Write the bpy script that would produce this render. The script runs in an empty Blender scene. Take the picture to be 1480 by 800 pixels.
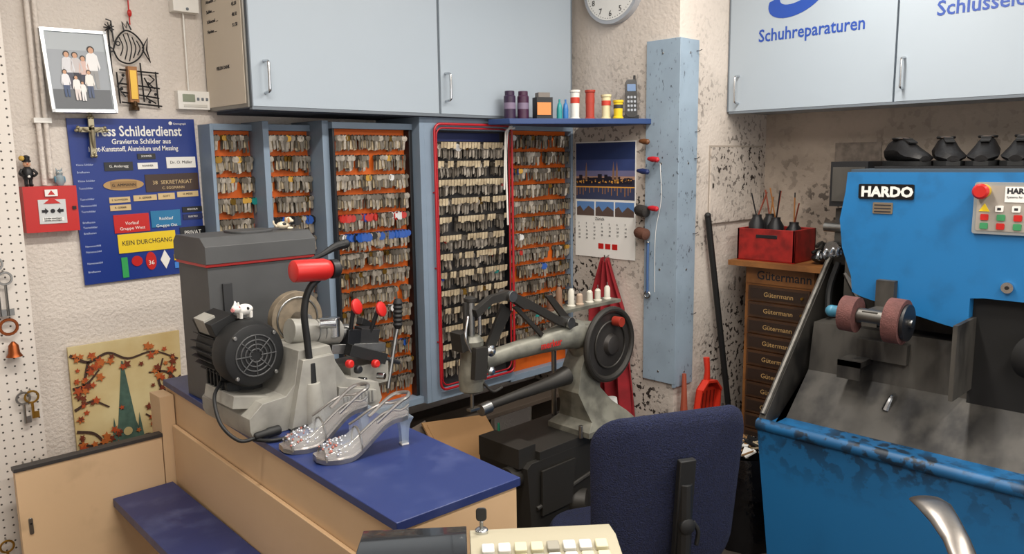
import bpy, math, random
from mathutils import Vector, Matrix, Euler
random.seed(7)
rad=math.radians
COL=bpy.context.scene.collection
# ------------------------------------------------------------------ materials
def lin(h):
    h=h.lstrip('#'); o=[]
    for i in (0,2,4):
        c=int(h[i:i+2],16)/255
        o.append(c/12.92 if c<=.04045 else ((c+.055)/1.055)**2.4)
    return (*o,1)
MATS={}
def mat(name,hexc='#888888',rough=.5,metal=0,var=0,vscale=8,bump=0,bscale=60,alpha=1,trans=0,coat=0,hex2=None,spec=.5,emit=0):
    if name in MATS: return MATS[name]
    m=bpy.data.materials.new(name); m.use_nodes=True; nt=m.node_tree; b=nt.nodes['Principled BSDF']
    c=lin(hexc)
    b.inputs['Base Color'].default_value=c; b.inputs['Roughness'].default_value=rough
    b.inputs['Metallic'].default_value=metal; b.inputs['Specular IOR Level'].default_value=spec
    b.inputs['Alpha'].default_value=alpha; b.inputs['Transmission Weight'].default_value=trans
    b.inputs['Coat Weight'].default_value=coat
    tc=nt.nodes.new('ShaderNodeTexCoord')
    if var or hex2:
        n=nt.nodes.new('ShaderNodeTexNoise'); n.inputs['Scale'].default_value=vscale; n.inputs['Detail'].default_value=5
        nt.links.new(tc.outputs['Object'],n.inputs['Vector'])
        mx=nt.nodes.new('ShaderNodeMix'); mx.data_type='RGBA'
        rp=nt.nodes.new('ShaderNodeValToRGB'); rp.color_ramp.elements[0].position=.38; rp.color_ramp.elements[1].position=.66
        nt.links.new(n.outputs['Fac'],rp.inputs[0]); nt.links.new(rp.outputs[0],mx.inputs[0])
        mx.inputs[6].default_value=c
        mx.inputs[7].default_value=lin(hex2) if hex2 else tuple(x*(1-var) for x in c[:3])+(1,)
        nt.links.new(mx.outputs[2],b.inputs['Base Color'])
    if bump:
        n2=nt.nodes.new('ShaderNodeTexNoise'); n2.inputs['Scale'].default_value=bscale; n2.inputs['Detail'].default_value=4
        nt.links.new(tc.outputs['Object'],n2.inputs['Vector'])
        bp=nt.nodes.new('ShaderNodeBump'); bp.inputs['Strength'].default_value=bump; bp.inputs['Distance'].default_value=.01
        nt.links.new(n2.outputs['Fac'],bp.inputs['Height']); nt.links.new(bp.outputs[0],b.inputs['Normal'])
    if emit:
        b.inputs['Emission Color'].default_value=c; b.inputs['Emission Strength'].default_value=emit
    MATS[name]=m; return m
def dirty(name,hexc,dirt,scale=30,lo=.56,hi=.62,mscale=2.0,mlo=.4,mhi=.6,rough=.7,bump=0,zfade=None,metal=0,stretch=(1,1,1),haze=0):
    m=mat(name,hexc,rough,metal,bump=bump,bscale=70); nt=m.node_tree; b=nt.nodes['Principled BSDF']
    tc=nt.nodes.new('ShaderNodeTexCoord')
    mp=nt.nodes.new('ShaderNodeMapping'); mp.inputs['Scale'].default_value=stretch
    nt.links.new(tc.outputs['Object'],mp.inputs[0])
    def nz(s,a,bb,src):
        n=nt.nodes.new('ShaderNodeTexNoise'); n.inputs['Scale'].default_value=s; n.inputs['Detail'].default_value=4
        nt.links.new(src,n.inputs['Vector'])
        r=nt.nodes.new('ShaderNodeMapRange'); r.inputs[1].default_value=a; r.inputs[2].default_value=bb
        nt.links.new(n.outputs['Fac'],r.inputs[0]); return r.outputs[0]
    def mul(x,y):
        q=nt.nodes.new('ShaderNodeMath'); q.operation='MULTIPLY'
        for i,v in enumerate((x,y)):
            if isinstance(v,float): q.inputs[i].default_value=v
            else: nt.links.new(v,q.inputs[i])
        return q.outputs[0]
    a=nz(scale,lo,hi,mp.outputs[0]); c=nz(mscale,mlo,mhi,tc.outputs['Object'])
    out=mul(a,c)
    if haze:
        q=nt.nodes.new('ShaderNodeMath'); q.operation='MAXIMUM'; nt.links.new(out,q.inputs[0]); nt.links.new(mul(c,float(haze)),q.inputs[1]); out=q.outputs[0]
    if zfade:
        sx=nt.nodes.new('ShaderNodeSeparateXYZ'); nt.links.new(tc.outputs['Object'],sx.inputs[0])
        r=nt.nodes.new('ShaderNodeMapRange'); r.inputs[1].default_value=zfade[0]; r.inputs[2].default_value=zfade[1]
        nt.links.new(sx.outputs[2],r.inputs[0]); out=mul(out,r.outputs[0])
    mx=nt.nodes.new('ShaderNodeMix'); mx.data_type='RGBA'; nt.links.new(out,mx.inputs[0])
    mx.inputs[6].default_value=lin(hexc); mx.inputs[7].default_value=lin(dirt)
    nt.links.new(mx.outputs[2],b.inputs['Base Color'])
    return m
# ------------------------------------------------------------------ mesh accumulator
class Frame:
    def __init__(s,O,u,v):
        s.O=Vector(O); s.u=Vector(u).normalized(); s.v=Vector(v).normalized(); s.n=s.u.cross(s.v)
    def p(s,a,b,d=0): return s.O+s.u*a+s.v*b+s.n*d
def FB(Y): return Frame((0,Y,0),(1,0,0),(0,0,1))       # surface facing -Y ; u = world X
def FX(X): return Frame((X,0,0),(0,-1,0),(0,0,1))      # surface facing -X ; u = -world Y
FZ=lambda z: Frame((0,0,z),(1,0,0),(0,1,0))
def basis(ax):
    ax=Vector(ax).normalized(); t=Vector((0,0,1)) if abs(ax.z)<.9 else Vector((1,0,0))
    a=ax.cross(t).normalized(); b=ax.cross(a); return ax,a,b
def catmull(P,k=6):
    P=[Vector(p) for p in P]
    if len(P)<3: return P
    Q=[P[0]*2-P[1]]+P+[P[-1]*2-P[-2]]; o=[]
    for i in range(1,len(Q)-2):
        for j in range(k):
            t=j/k; a,b,c,d=Q[i-1:i+3]
            o.append(.5*((2*b)+(c-a)*t+(2*a-5*b+4*c-d)*t*t+(3*b-a-3*c+d)*t**3))
    o.append(P[-1]); return o
class Obj:
    def __init__(s,name,bevel=0,loc=None,rotz=0,room=False,ang=35,parent=None):
        s.name=name; s.V=[]; s.F=[]; s.MI=[]; s.mats=[]; s.bevel=bevel; s.M=Matrix(); s.loc=loc; s.rotz=rotz; s.room=room; s.ang=ang; s.parent=parent
    def mi(s,m):
        if m not in s.mats: s.mats.append(m)
        return s.mats.index(m)
    def add(s,vs,fs,m):
        o=len(s.V); k=s.mi(m)
        for v in vs: s.V.append(s.M@Vector(v))
        for f in fs: s.F.append([o+i for i in f]); s.MI.append(k)
    def box(s,x0,x1,y0,y1,z0,z1,m):
        s.add([(x0,y0,z0),(x1,y0,z0),(x1,y1,z0),(x0,y1,z0),(x0,y0,z1),(x1,y0,z1),(x1,y1,z1),(x0,y1,z1)],
              [(0,3,2,1),(4,5,6,7),(0,1,5,4),(1,2,6,5),(2,3,7,6),(3,0,4,7)],m)
    def obox(s,c,size,m,rot=(0,0,0)):
        R=Euler([rad(a) for a in rot]).to_matrix(); c=Vector(c); h=[d/2 for d in size]; vs=[]
        for z in (-1,1):
            for x,y in ((-1,-1),(1,-1),(1,1),(-1,1)): vs.append(c+R@Vector((x*h[0],y*h[1],z*h[2])))
        s.add(vs,[(0,3,2,1),(4,5,6,7),(0,1,5,4),(1,2,6,5),(2,3,7,6),(3,0,4,7)],m)
    def lathe(s,o,ax,prof,m,n=24,sx=1,sy=1):
        o=Vector(o); ax,a,b=basis(ax); vs=[]; fs=[]
        for r,h in prof:
            for i in range(n):
                t=2*math.pi*i/n; vs.append(o+ax*h+a*(r*sx*math.cos(t))+b*(r*sy*math.sin(t)))
        for j in range(len(prof)-1):
            for i in range(n):
                k=(i+1)%n; fs.append((j*n+i,j*n+k,(j+1)*n+k,(j+1)*n+i))
        fs.append(tuple(reversed(range(n)))); q=(len(prof)-1)*n; fs.append(tuple(range(q,q+n)))
        s.add(vs,fs,m)
    def cyl(s,p1,p2,r,m,r2=None,n=24):
        p1=Vector(p1); p2=Vector(p2); d=p2-p1; s.lathe(p1,d,[(r,0),(r if r2 is None else r2,d.length)],m,n)
    def sphere(s,c,r,m,n=16,k=10):
        if not hasattr(r,'__len__'): r=(r,r,r)
        c=Vector(c); vs=[];fs=[]
        for j in range(1,k):
            ph=math.pi*j/k
            for i in range(n):
                t=2*math.pi*i/n; vs.append(c+Vector((r[0]*math.sin(ph)*math.cos(t),r[1]*math.sin(ph)*math.sin(t),r[2]*math.cos(ph))))
        T=len(vs); vs+= [c+Vector((0,0,r[2])),c-Vector((0,0,r[2]))]
        for j in range(k-2):
            for i in range(n): q=(i+1)%n; fs.append((j*n+i,(j+1)*n+i,(j+1)*n+q,j*n+q))
        for i in range(n): q=(i+1)%n; fs.append((T,i,q)); fs.append((T+1,(k-2)*n+q,(k-2)*n+i))
        s.add(vs,fs,m)
    def tube(s,P,r,m,n=8,smooth=True,k=6):
        Q=catmull(P,k) if smooth else [Vector(p) for p in P]; N=len(Q); vs=[];fs=[]
        R=r if hasattr(r,'__len__') else [r]*len(P)
        t0=(Q[1]-Q[0]).normalized(); _,a,b=basis(t0)
        for i,q in enumerate(Q):
            t=(Q[min(i+1,N-1)]-Q[max(i-1,0)]).normalized()
            a=(a-t*a.dot(t)).normalized(); b=t.cross(a)
            x=i/(N-1)*(len(R)-1); j=min(int(x),len(R)-2); rr=R[j]+(R[j+1]-R[j])*(x-j)
            for l in range(n):
                w=2*math.pi*l/n; vs.append(q+a*(rr*math.cos(w))+b*(rr*math.sin(w)))
        for i in range(N-1):
            for l in range(n): q=(l+1)%n; fs.append((i*n+l,i*n+q,(i+1)*n+q,(i+1)*n+l))
        fs.append(tuple(reversed(range(n)))); fs.append(tuple(range((N-1)*n,N*n)))
        s.add(vs,fs,m)
    def torus(s,c,ax,R,r,m,n=28,k=8):
        c=Vector(c); ax,a,b=basis(ax); vs=[];fs=[]
        for i in range(n):
            t=2*math.pi*i/n; d=a*math.cos(t)+b*math.sin(t)
            for j in range(k):
                w=2*math.pi*j/k; vs.append(c+d*(R+r*math.cos(w))+ax*(r*math.sin(w)))
        for i in range(n):
            for j in range(k):
                p=(i+1)%n;q=(j+1)%k; fs.append((i*k+j,p*k+j,p*k+q,i*k+q))
        s.add(vs,fs,m)
    def prism(s,F,pts,d0,d1,m):
        n=len(pts); ar=sum(pts[i][0]*pts[(i+1)%n][1]-pts[(i+1)%n][0]*pts[i][1] for i in range(n))
        if ar<0: pts=pts[::-1]
        if d0>d1: d0,d1=d1,d0
        vs=[F.p(a,b,d0) for a,b in pts]+[F.p(a,b,d1) for a,b in pts]
        fs=[tuple(reversed(range(n))),tuple(range(n,2*n))]+[(i,(i+1)%n,n+(i+1)%n,n+i) for i in range(n)]
        s.add(vs,fs,m)
    def rect(s,F,a0,b0,a1,b1,d0,d1,m): s.prism(F,[(a0,b0),(a1,b0),(a1,b1),(a0,b1)],d0,d1,m)
    def rrect(s,F,a0,b0,a1,b1,r,d0,d1,m,k=4): s.prism(F,rr(a0,b0,a1,b1,r,k),d0,d1,m)
    def disc(s,F,a,b,r,d0,d1,m,n=24,ry=None):
        ry=ry or r
        s.prism(F,[(a+r*math.cos(2*math.pi*i/n),b+ry*math.sin(2*math.pi*i/n)) for i in range(n)],d0,d1,m)
    def loft(s,secs,m,closed=True,caps=True):
        n=len(secs[0]); vs=[v for q in secs for v in q]; fs=[]
        for j in range(len(secs)-1):
            for i in range(n if closed else n-1):
                k=(i+1)%n; fs.append((j*n+i,j*n+k,(j+1)*n+k,(j+1)*n+i))
        if caps and closed: fs.append(tuple(reversed(range(n)))); q=(len(secs)-1)*n; fs.append(tuple(range(q,q+n)))
        s.add(vs,fs,m)
    def text(s,F,a,b,st,size,m,d=.001,al='LEFT',sx=1,bold=0,th=.0004):
        c=bpy.data.curves.new('t','FONT'); c.body=st; c.size=size; c.align_x=al; c.offset=bold; c.extrude=th; c.resolution_u=2
        o=bpy.data.objects.new('t',c); COL.objects.link(o)
        dg=bpy.context.evaluated_depsgraph_get(); me=bpy.data.meshes.new_from_object(o.evaluated_get(dg))
        vs=[F.p(a+v.co.x*sx,b+v.co.y,d+v.co.z) for v in me.vertices]; fs=[tuple(p.vertices) for p in me.polygons]
        s.add(vs,fs,m); bpy.data.objects.remove(o); bpy.data.curves.remove(c); bpy.data.meshes.remove(me)
    def done(s):
        me=bpy.data.meshes.new(s.name); V=s.V; c=Vector()
        if s.loc is None and not s.room:
            mn=[min(v[i] for v in V) for i in range(3)]; mx=[max(v[i] for v in V) for i in range(3)]
            c=Vector(((mn[0]+mx[0])/2,(mn[1]+mx[1])/2,mn[2]))
        me.from_pydata([tuple(v-c) for v in V],[],s.F)
        for m in s.mats: me.materials.append(m)
        me.polygons.foreach_set('material_index',s.MI)
        me.polygons.foreach_set('use_smooth',[True]*len(s.F)); me.update()
        me.set_sharp_from_angle(angle=rad(s.ang))
        o=bpy.data.objects.new(s.name,me); COL.objects.link(o)
        o.location=c if s.loc is None else s.loc; o.rotation_euler[2]=rad(s.rotz)
        if s.bevel:
            b=o.modifiers.new('bevel','BEVEL'); b.width=s.bevel; b.segments=2; b.limit_method='ANGLE'; b.angle_limit=rad(40)
        return o
def rr(a0,b0,a1,b1,r,k=4):
    P=[]
    for cx,cy,t0 in ((a1-r,b0+r,-90),(a1-r,b1-r,0),(a0+r,b1-r,90),(a0+r,b0+r,180)):
        for i in range(k+1):
            t=rad(t0+90*i/k); P.append((cx+r*math.cos(t),cy+r*math.sin(t)))
    return P
# ------------------------------------------------------------------ palette
WALL=mat('plaster_white','#D6CDC4',.85,var=.05,vscale=3,bump=.55,bscale=90)
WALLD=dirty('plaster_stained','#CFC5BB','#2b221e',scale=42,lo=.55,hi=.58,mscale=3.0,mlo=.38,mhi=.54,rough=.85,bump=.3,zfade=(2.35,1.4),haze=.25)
WALLR=dirty('plaster_stained_dark','#B9AB9D','#2c2521',scale=26,lo=.51,hi=.57,mscale=3.2,mlo=.34,mhi=.56,rough=.85,bump=.3,zfade=(1.95,1.35),haze=.5)  # stain spots on a darker base, mottled haze stronger lower down
FLOOR=mat('floor_vinyl','#4b443f',.6,var=.3,vscale=6)
CEIL=mat('ceiling_paint','#E6E3DD',.9)
CAB=mat('cabinet_laminate','#A3AEB8',.42,var=.03,vscale=2)
CABE=mat('cabinet_edge','#687078',.5)
FRM=mat('rack_frame_blue','#7D8EA0',.5,var=.08,vscale=10)
FRMD=dirty('corner_guard_paint','#93A5B5','#2c3036',scale=90,lo=.62,hi=.68,mscale=6,mlo=.4,mhi=.6,rough=.5,stretch=(1,1,.45),haze=.15)
CHROME=mat('chrome','#C9CCCF',.22,1)
STEEL=mat('steel','#9a9a98',.35,1,var=.2,vscale=30)
KEYM=mat('key_nickel','#A89F92',.42,.6,hex2='#766e64',vscale=45)
BRASS=mat('brass','#A8823a',.35,.9)
ORANGE=mat('board_orange','#D9620F',.6,var=.08)
CARD=mat('label_card','#C2B294',.7,hex2='#9c8b70',vscale=30)
DARK=mat('near_black','#17181b',.45)
RUB=mat('black_rubber','#101112',.6)
BLK=mat('black_gloss','#0c0c0e',.25)
RED=mat('red_plastic','#BC211D',.38)
REDM=mat('red_paint_tube','#A81A24',.35)
WHITE=mat('white_plastic','#E8E6E0',.45)
PAPER=mat('paper_white','#E9E8E4',.8)
INK=mat('ink','#26262b',.8)
COUNT=dirty('counter_blue','#202F62','#4a5580',scale=14,lo=.50,hi=.75,mscale=3,mlo=.4,mhi=.7,rough=.38)
CREAM=mat('counter_cream','#D2B28C',.55,hex2='#C8A780',vscale=2)
NAVY=mat('navy_dark','#1a2350',.5)
GREY=mat('cast_grey','#9C9A92',.45,hex2='#807e78',vscale=14)
DGREY=mat('dark_grey_shell','#4a4b4c',.5,var=.15,vscale=10)
YEL=mat('yellow','#E3C321',.5)
GREEN=mat('green','#2E9A52',.5)
WOOD=mat('wood_brown','#9C6A3C',.55,hex2='#7d5029',vscale=12)
HBL=dirty('machine_blue','#1F70AB','#173f60',scale=12,lo=.5,hi=.85,mscale=2.2,mlo=.42,mhi=.75,rough=.4)
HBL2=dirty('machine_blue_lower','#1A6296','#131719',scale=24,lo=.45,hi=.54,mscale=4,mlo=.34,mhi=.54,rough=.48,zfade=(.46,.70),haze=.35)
GRIME=dirty('grimy_metal','#45423d','#0f0d0c',scale=9,lo=.40,hi=.60,mscale=3,mlo=.3,mhi=.55,rough=.6,stretch=(1,1,.4))
# ------------------------------------------------------------------ room shell
def room(name,*b,m=WALL):
    o=Obj(name,room=True)
    for q in b: o.box(*q,m)
    o.done()
room('floor',(-1.5,3.6,-1.5,2.8,-.1,0),m=FLOOR)
room('ceiling',(-1.5,3.6,-1.5,2.8,2.75,2.85),m=CEIL)
room('wall_back',(-1.5,2.76,2.7,2.8,0,2.75))
room('wall_left',(-1.6,-1.5,-1.5,2.8,0,2.75))
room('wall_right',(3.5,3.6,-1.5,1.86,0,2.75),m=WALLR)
room('wall_front',(-1.5,3.6,-1.6,-1.5,0,.8),(-1.5,3.6,-1.6,-1.5,2.3,2.75),(-1.5,-1.2,-1.6,-1.5,.8,2.3),(3.2,3.6,-1.6,-1.5,.8,2.3))  # unseen front wall; window gap added to let world light in as fill
o=Obj('wall_pier',room=True)
o.box(2.76,3.6,1.86,2.8,0,2.75,WALLD); o.done()
o=Obj('fill_window_1');  # unseen frame around the added fill-light opening
for x in (-1.2,0.25,1.7,3.14): o.box(x,x+.06,-1.58,-1.52,.8,2.3,CABE)
o.box(-1.2,3.2,-1.58,-1.52,.8,.86,CABE); o.box(-1.2,3.2,-1.58,-1.52,2.24,2.3,CABE); o.done()
o=Obj('wall_access_hatch'); F=FB(1.86)
o.rect(F,3.0,1.325,3.46,1.675,0,.003,mat('hatch_frame','#A0968b',.7)); o.rect(F,3.008,1.333,3.452,1.667,.003,.008,WALLD)
o.box(3.02,3.03,1.848,1.852,1.49,1.51,STEEL); o.done()
o=Obj('wall_outlet_plate'); F=FX(3.5); o.rect(F,-1.52,1.49,-1.32,1.68,0,.006,mat('dusty_plate','#93887e',.8,var=.4,vscale=30)); o.disc(F,-1.42,1.58,.02,.006,.01,CABE); o.done()
# ------------------------------------------------------------------ upper cabinet back wall
o=Obj('wall_cabinet',bevel=.002)
X0,X1=1.16,2.69
o.box(X0,X1,2.40,2.699,1.80,2.60,CAB); 
for a,b in ((X0+.004,1.918),(1.930,X1-.012)):
    o.box(a,b,2.378,2.399,1.803,2.598,CAB)
o.box(1.918,1.930,2.386,2.40,1.80,2.6,CABE); o.box(X1-.012,X1,2.38,2.40,1.80,2.6,CABE)
o.box(X0,X0+.004,2.378,2.40,1.80,2.6,CABE); o.box(X0,X1,2.379,2.40,1.792,1.802,CABE)
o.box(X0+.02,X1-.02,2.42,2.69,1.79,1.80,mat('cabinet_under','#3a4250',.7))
for x,z0,z1 in ((1.207,1.845,1.945),(1.952,1.85,1.955)):
    o.tube([(x,2.378,z0),(x,2.35,z0+.004),(x,2.345,z0+.02),(x,2.345,z1-.02),(x,2.35,z1-.004),(x,2.378,z1)],.005,CHROME,k=5)
o.done()
o=Obj('price_notice_board'); F=FX(1.158)
o.rect(F,-2.695,1.80,-2.39,2.55,0,.006,mat('alu_frame','#8d8a84',.4,.6)); o.rect(F,-2.685,1.812,-2.402,2.54,.006,.008,mat('aged_paper','#CFC4B3',.8))
for i in range(14):
    z=2.47-i*.032
    o.text(F,-2.65,z,['Absaetze','Sohlen','Schluessel','Naehen','Stempel'][i%5]+' '+'.'*5,.016,INK,d=.009)
    o.text(F,-2.46,z,'%d.50'%(12+i*3),.016,INK,d=.009)
o.text(F,-2.6,1.93,'VIELEN DANK',.016,INK,d=.009)
o.done()
# ------------------------------------------------------------------ right wall cabinets
o=Obj('wall_cabinet',bevel=.002)
o.box(3.156,3.499,-.3,1.857,1.82,2.6,CAB)
for a,b in ((1.155,1.85),(.45,1.147),(-.28,.442)): o.box(3.135,3.155,a,b,1.823,2.598,CAB)
o.box(3.134,3.156,1.85,1.857,1.82,2.6,CABE)
o.box(3.136,3.16,-.28,1.85,1.812,1.822,CABE)
for y,z0,z1 in ((1.803,1.855,1.972),(1.118,1.868,1.982)):
    o.tube([(3.135,y,z0),(3.108,y,z0+.004),(3.103,y,z0+.02),(3.103,y,z1-.02),(3.108,y,z1-.004),(3.135,y,z1)],.005,CHROME,k=5)
BLT=mat('sign_blue','#23479B',.4)
F=FX(3.135)
o.text(F,-1.716,2.105,'Schuhreparaturen',.072,BLT,d=.001,bold=.001,sx=.86)
o.text(F,-1.018,2.118,'Schlüsseldienst',.074,BLT,d=.001,bold=.001,sx=.93)
pts=[]
for i in range(25):
    t=rad(165+ i*230/24); pts.append((-1.55+.125*math.cos(t),2.27+.075*math.sin(t)+.03*math.cos(t)))
for i in range(25):
    t=rad(165+230-i*230/24); pts.append((-1.535+.09*math.cos(t),2.295+.045*math.sin(t)+.03*math.cos(t)))
o.prism(F,pts,.0005,.0015,BLT)
o.done()
# ------------------------------------------------------------------ corner guard
o=Obj('corner_guard_board',bevel=.002)
o.rect(FX(2.76),-2.012,.655,-1.845,2.105,.0005,.014,FRMD)
o.rect(FB(1.86),2.747,.64,2.885,2.105,.0005,.014,FRMD)
for z in (.70,1.15,1.6,2.05):
    o.disc(FX(2.746),-1.93,z,.005,0,.002,STEEL,n=10); o.disc(FB(1.846),2.82,z,.005,0,.002,STEEL,n=10)
for z in (2.06,1.73,1.62,1.30,.95):
    o.tube([(2.865,1.846,z),(2.87,1.835,z),(2.878,1.828,z+.006)],.002,DARK,n=5)
o.done()
o=Obj('hanging_spool_tools')
for z,c,L in ((1.69,'#6b4428',.05),(1.615,'#B3202A',.055),(1.565,'#23305f',.06),(1.41,'#B3202A',.05)):
    m=mat('handle'+c,c,.45); y=1.95 if z in (1.615,1.41) else 2.0
    o.cyl((2.745,y,z),(2.72,y+.01,z),.003,STEEL,n=8); o.lathe((2.715,y-.03,z),(0,1,0.1),[(.004,0),(.011,.006),(.012,L*.6),(.007,L),(.003,L+.004)],m,12)
for z,c in ((1.395,'#2a2624'),(1.298,'#5d3a2c')):
    m=mat('thread'+c,c,.8,bump=.4,bscale=200)
    o.lathe((2.715,1.975,z),(.15,1,.15),[(.012,0),(.024,.006),(.026,.03),(.024,.055),(.015,.068)],m,16); o.cyl((2.745,1.99,z),(2.715,1.99,z),.003,STEEL,n=8)
o.tube([(2.735,1.985,1.262),(2.733,1.985,1.15),(2.735,1.985,1.045)],.006,mat('tool_blue','#44608c',.4),n=8); o.torus((2.734,1.985,1.035),(1,0,0),.014,.004,STEEL,n=14,k=6)
o.torus((2.735,1.985,1.265),(0,0,1),.006,.003,STEEL,n=12,k=6)
o.tube([(2.738,1.93,1.60),(2.735,1.92,1.45),(2.74,1.95,1.3),(2.74,1.95,1.05)],.0012,WHITE,n=4)
o.done()
# ------------------------------------------------------------------ clock
o=Obj('wall_clock'); F=FX(2.76); ka,kb=-2.19,2.35
o.disc(F,ka,kb,.152,0,.035,mat('clock_rim','#B4B7BD',.35,.3),n=40); o.disc(F,ka,kb,.137,.035,.037,PAPER,n=40)
for h in range(1,13):
    t=rad(90-30*h); o.text(F,ka+.108*math.cos(t),kb+.108*math.sin(t)-.012,str(h),.034,INK,d=.038,al='CENTER')
for k in range(60):
    t=rad(6*k); c,s_=math.cos(t),math.sin(t); o.disc(F,ka+.128*c,kb+.128*s_,.0018,.037,.038,INK,n=6)
o.prism(F,[(ka-.004,kb),(ka+.004,kb),(ka+.025,kb+.065),(ka+.018,kb+.067)],.038,.040,INK); o.prism(F,[(ka-.003,kb-.002),(ka,kb+.004),(ka-.095,kb+.045),(ka-.097,kb+.042)],.040,.042,INK)
o.disc(F,ka,kb,.007,.038,.045,INK); o.done()
# ------------------------------------------------------------------ calendar
o=Obj('wall_calendar'); F=FX(2.758)
a0,a1=-2.416,-2.068
o.rect(F,a0,1.175,a1,1.70,.001,.004,PAPER)
im=[('#23345f',1.62,1.695),('#37477a',1.57,1.62),('#6f6f93',1.545,1.57),('#b08a74',1.53,1.545),('#2b2b3d',1.50,1.53),('#39415f',1.44,1.50)]
for c,z0,z1 in im: o.rect(F,a0+.004,z0,a1-.004,z1,.004,.0045,mat('cal'+c,c,.45))
sil=mat('cal_building','#1d1c2a',.5); lit=mat('cal_light','#E8A84a',.5); refl=mat('cal_reflection','#B07a3c',.5)
x=a0+.006
while x<a1-.03:
    w=random.uniform(.012,.03); h=random.uniform(.012,.035); o.rect(F,x,1.51,x+w,1.52+h,.0045,.005,sil)
    for q in range(3): o.rect(F,x+random.uniform(0,w-.004),1.512+random.uniform(0,.02),x+w*.5+.003,1.518+random.uniform(0,.01),.005,.0053,lit)
    o.rect(F,x+.003,random.uniform(1.455,1.48),x+.006,1.498,.0045,.005,refl); x+=w
for sx in (a0+.06,a1-.13,a1-.11): o.prism(F,[(sx,1.53),(sx+.014,1.53),(sx+.011,1.575),(sx+.007,1.61),(sx+.003,1.575)],.005,.0055,mat('cal_tower','#8a6a55',.5))
o.rect(F,a0+.004,1.494,a1-.004,1.499,.005,.0055,lit)
for i in range(3):
    q=a0+.01+i*.113; o.rect(F,q,1.365,q+.105,1.43,.004,.0045,mat('cal_sky','#5d87c0',.5)); o.prism(F,[(q,1.365),(q+.105,1.365),(q+.105,1.39),(q+.07,1.41),(q+.04,1.385),(q+.02,1.41),(q,1.4)],.0045,.005,mat('cal_town','#5a4a44',.5))
o.text(F,a0+.12,1.345,'Zürich',.02,INK,d=.005)
for r_ in range(5):
    for c_ in range(7): o.text(F,a0+.02+c_*.045,1.325-r_*.017,str(r_*7+c_+1) if r_*7+c_<31 else '',.012,INK,d=.005)
for i in range(3): o.rect(F,a0+.14+i*.04,1.215,a0+.17+i*.04,1.24,.004,.005,RED)
o.tube([(2.75,2.24,1.70),(2.752,2.24,1.73)],.002,STEEL,n=5,smooth=False)
o.done()
# ------------------------------------------------------------------ corner shelf and its items
o=Obj('corner_shelf',bevel=.002)
o.prism(FZ(0),[(2.17,2.376),(2.19,2.27),(2.70,1.985),(2.759,1.985),(2.759,2.376)],1.765,1.787,mat('shelf_blue','#2c4474',.45)); o.done()
def item(name,x,y,z=1.788): 
    q=Obj(name); q.M=Matrix.Translation((x,y,z)); return q
q=item('thread_cone_pair',2.24,2.32)
for dx,c in ((0,'#33203c'),(.055,'#45253f')):
    m=mat('can'+c,c,.4); q.lathe((dx,-dx*.4,0),(0,0,1),[(.024,0),(.024,.09),(.020,.095),(.020,.11),(.018,.112)],m,20)
    q.lathe((dx,-dx*.4,.04),(0,0,1),[(.0243,0),(.0243,.025)],mat('can_label','#7d6f86',.5),20)
q.done()
q=item('spice_label_box',2.355,2.245); q.obox((0,0,.043),(.07,.05,.086),DARK,(0,0,-25)); q.obox((-.006,-.004,.04),(.06,.045,.05),mat('box_orange','#d98a4a',.5),(0,0,-25)); q.obox((0,0,.095),(.05,.04,.02),mat('lid_grey','#77706a',.5),(0,0,-25)); q.done()
q=item('glue_tube_pair',2.425,2.215); 
for dx,c in ((0,'#2b8f8f'),(.026,'#2a6fae')): q.lathe((dx,-.4*dx,0),(0,0,1),[(.012,0),(.012,.04),(.008,.062),(.004,.066),(.004,.08)],mat('gt'+c,c,.4),14)
q.done()
for n,x,y,c,c2,h in (('thread_spool',2.505,2.20,'#E2E0D8','#c33b2a',.12),('thread_spool',2.555,2.16,'#A63A2c','#A63A2c',.12),('thread_spool',2.60,2.11,'#D8CFA5','#C4402f',.10),('thread_spool',2.615,2.058,'#E0C020','#333333',.075)):
    q=item(n,x,y); q.lathe((0,0,0),(0,0,1),[(.022,0),(.022,.006),(.018,.008),(.019,h-.012),(.022,h-.008),(.022,h)],mat('sp'+c,c,.6),18)
    q.lathe((0,0,h*.55),(0,0,1),[(.0195,0),(.0195,h*.2)],mat('sb'+c2,c2,.6),18); q.done()
q=item('cordless_phone',2.695,2.05)
q.M=q.M@Matrix.Rotation(rad(-44),4,'Z')@Matrix.Rotation(rad(-10),4,'X')
F=Frame((0,0,0),(1,0,0),(0,0,1))
q.rrect(F,-.024,.005,.024,.165,.014,-.012,.014,BLK); q.rrect(F,-.018,.115,.018,.145,.003,.0145,.0155,mat('lcd_blue','#4a6a92',.3))
for i in range(4):
    for j in range(3): q.rrect(F,-.018+j*.0135,.03+i*.018,-.009+j*.0135,.04+i*.018,.002,.0145,.016,mat('phone_key','#8d929a',.4))
q.cyl((.016,0,.165),(.016,0,.185),.005,BLK,n=10); q.obox((0,.015,.01),(.06,.05,.018),BLK,(10,0,0)); q.done()
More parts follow.
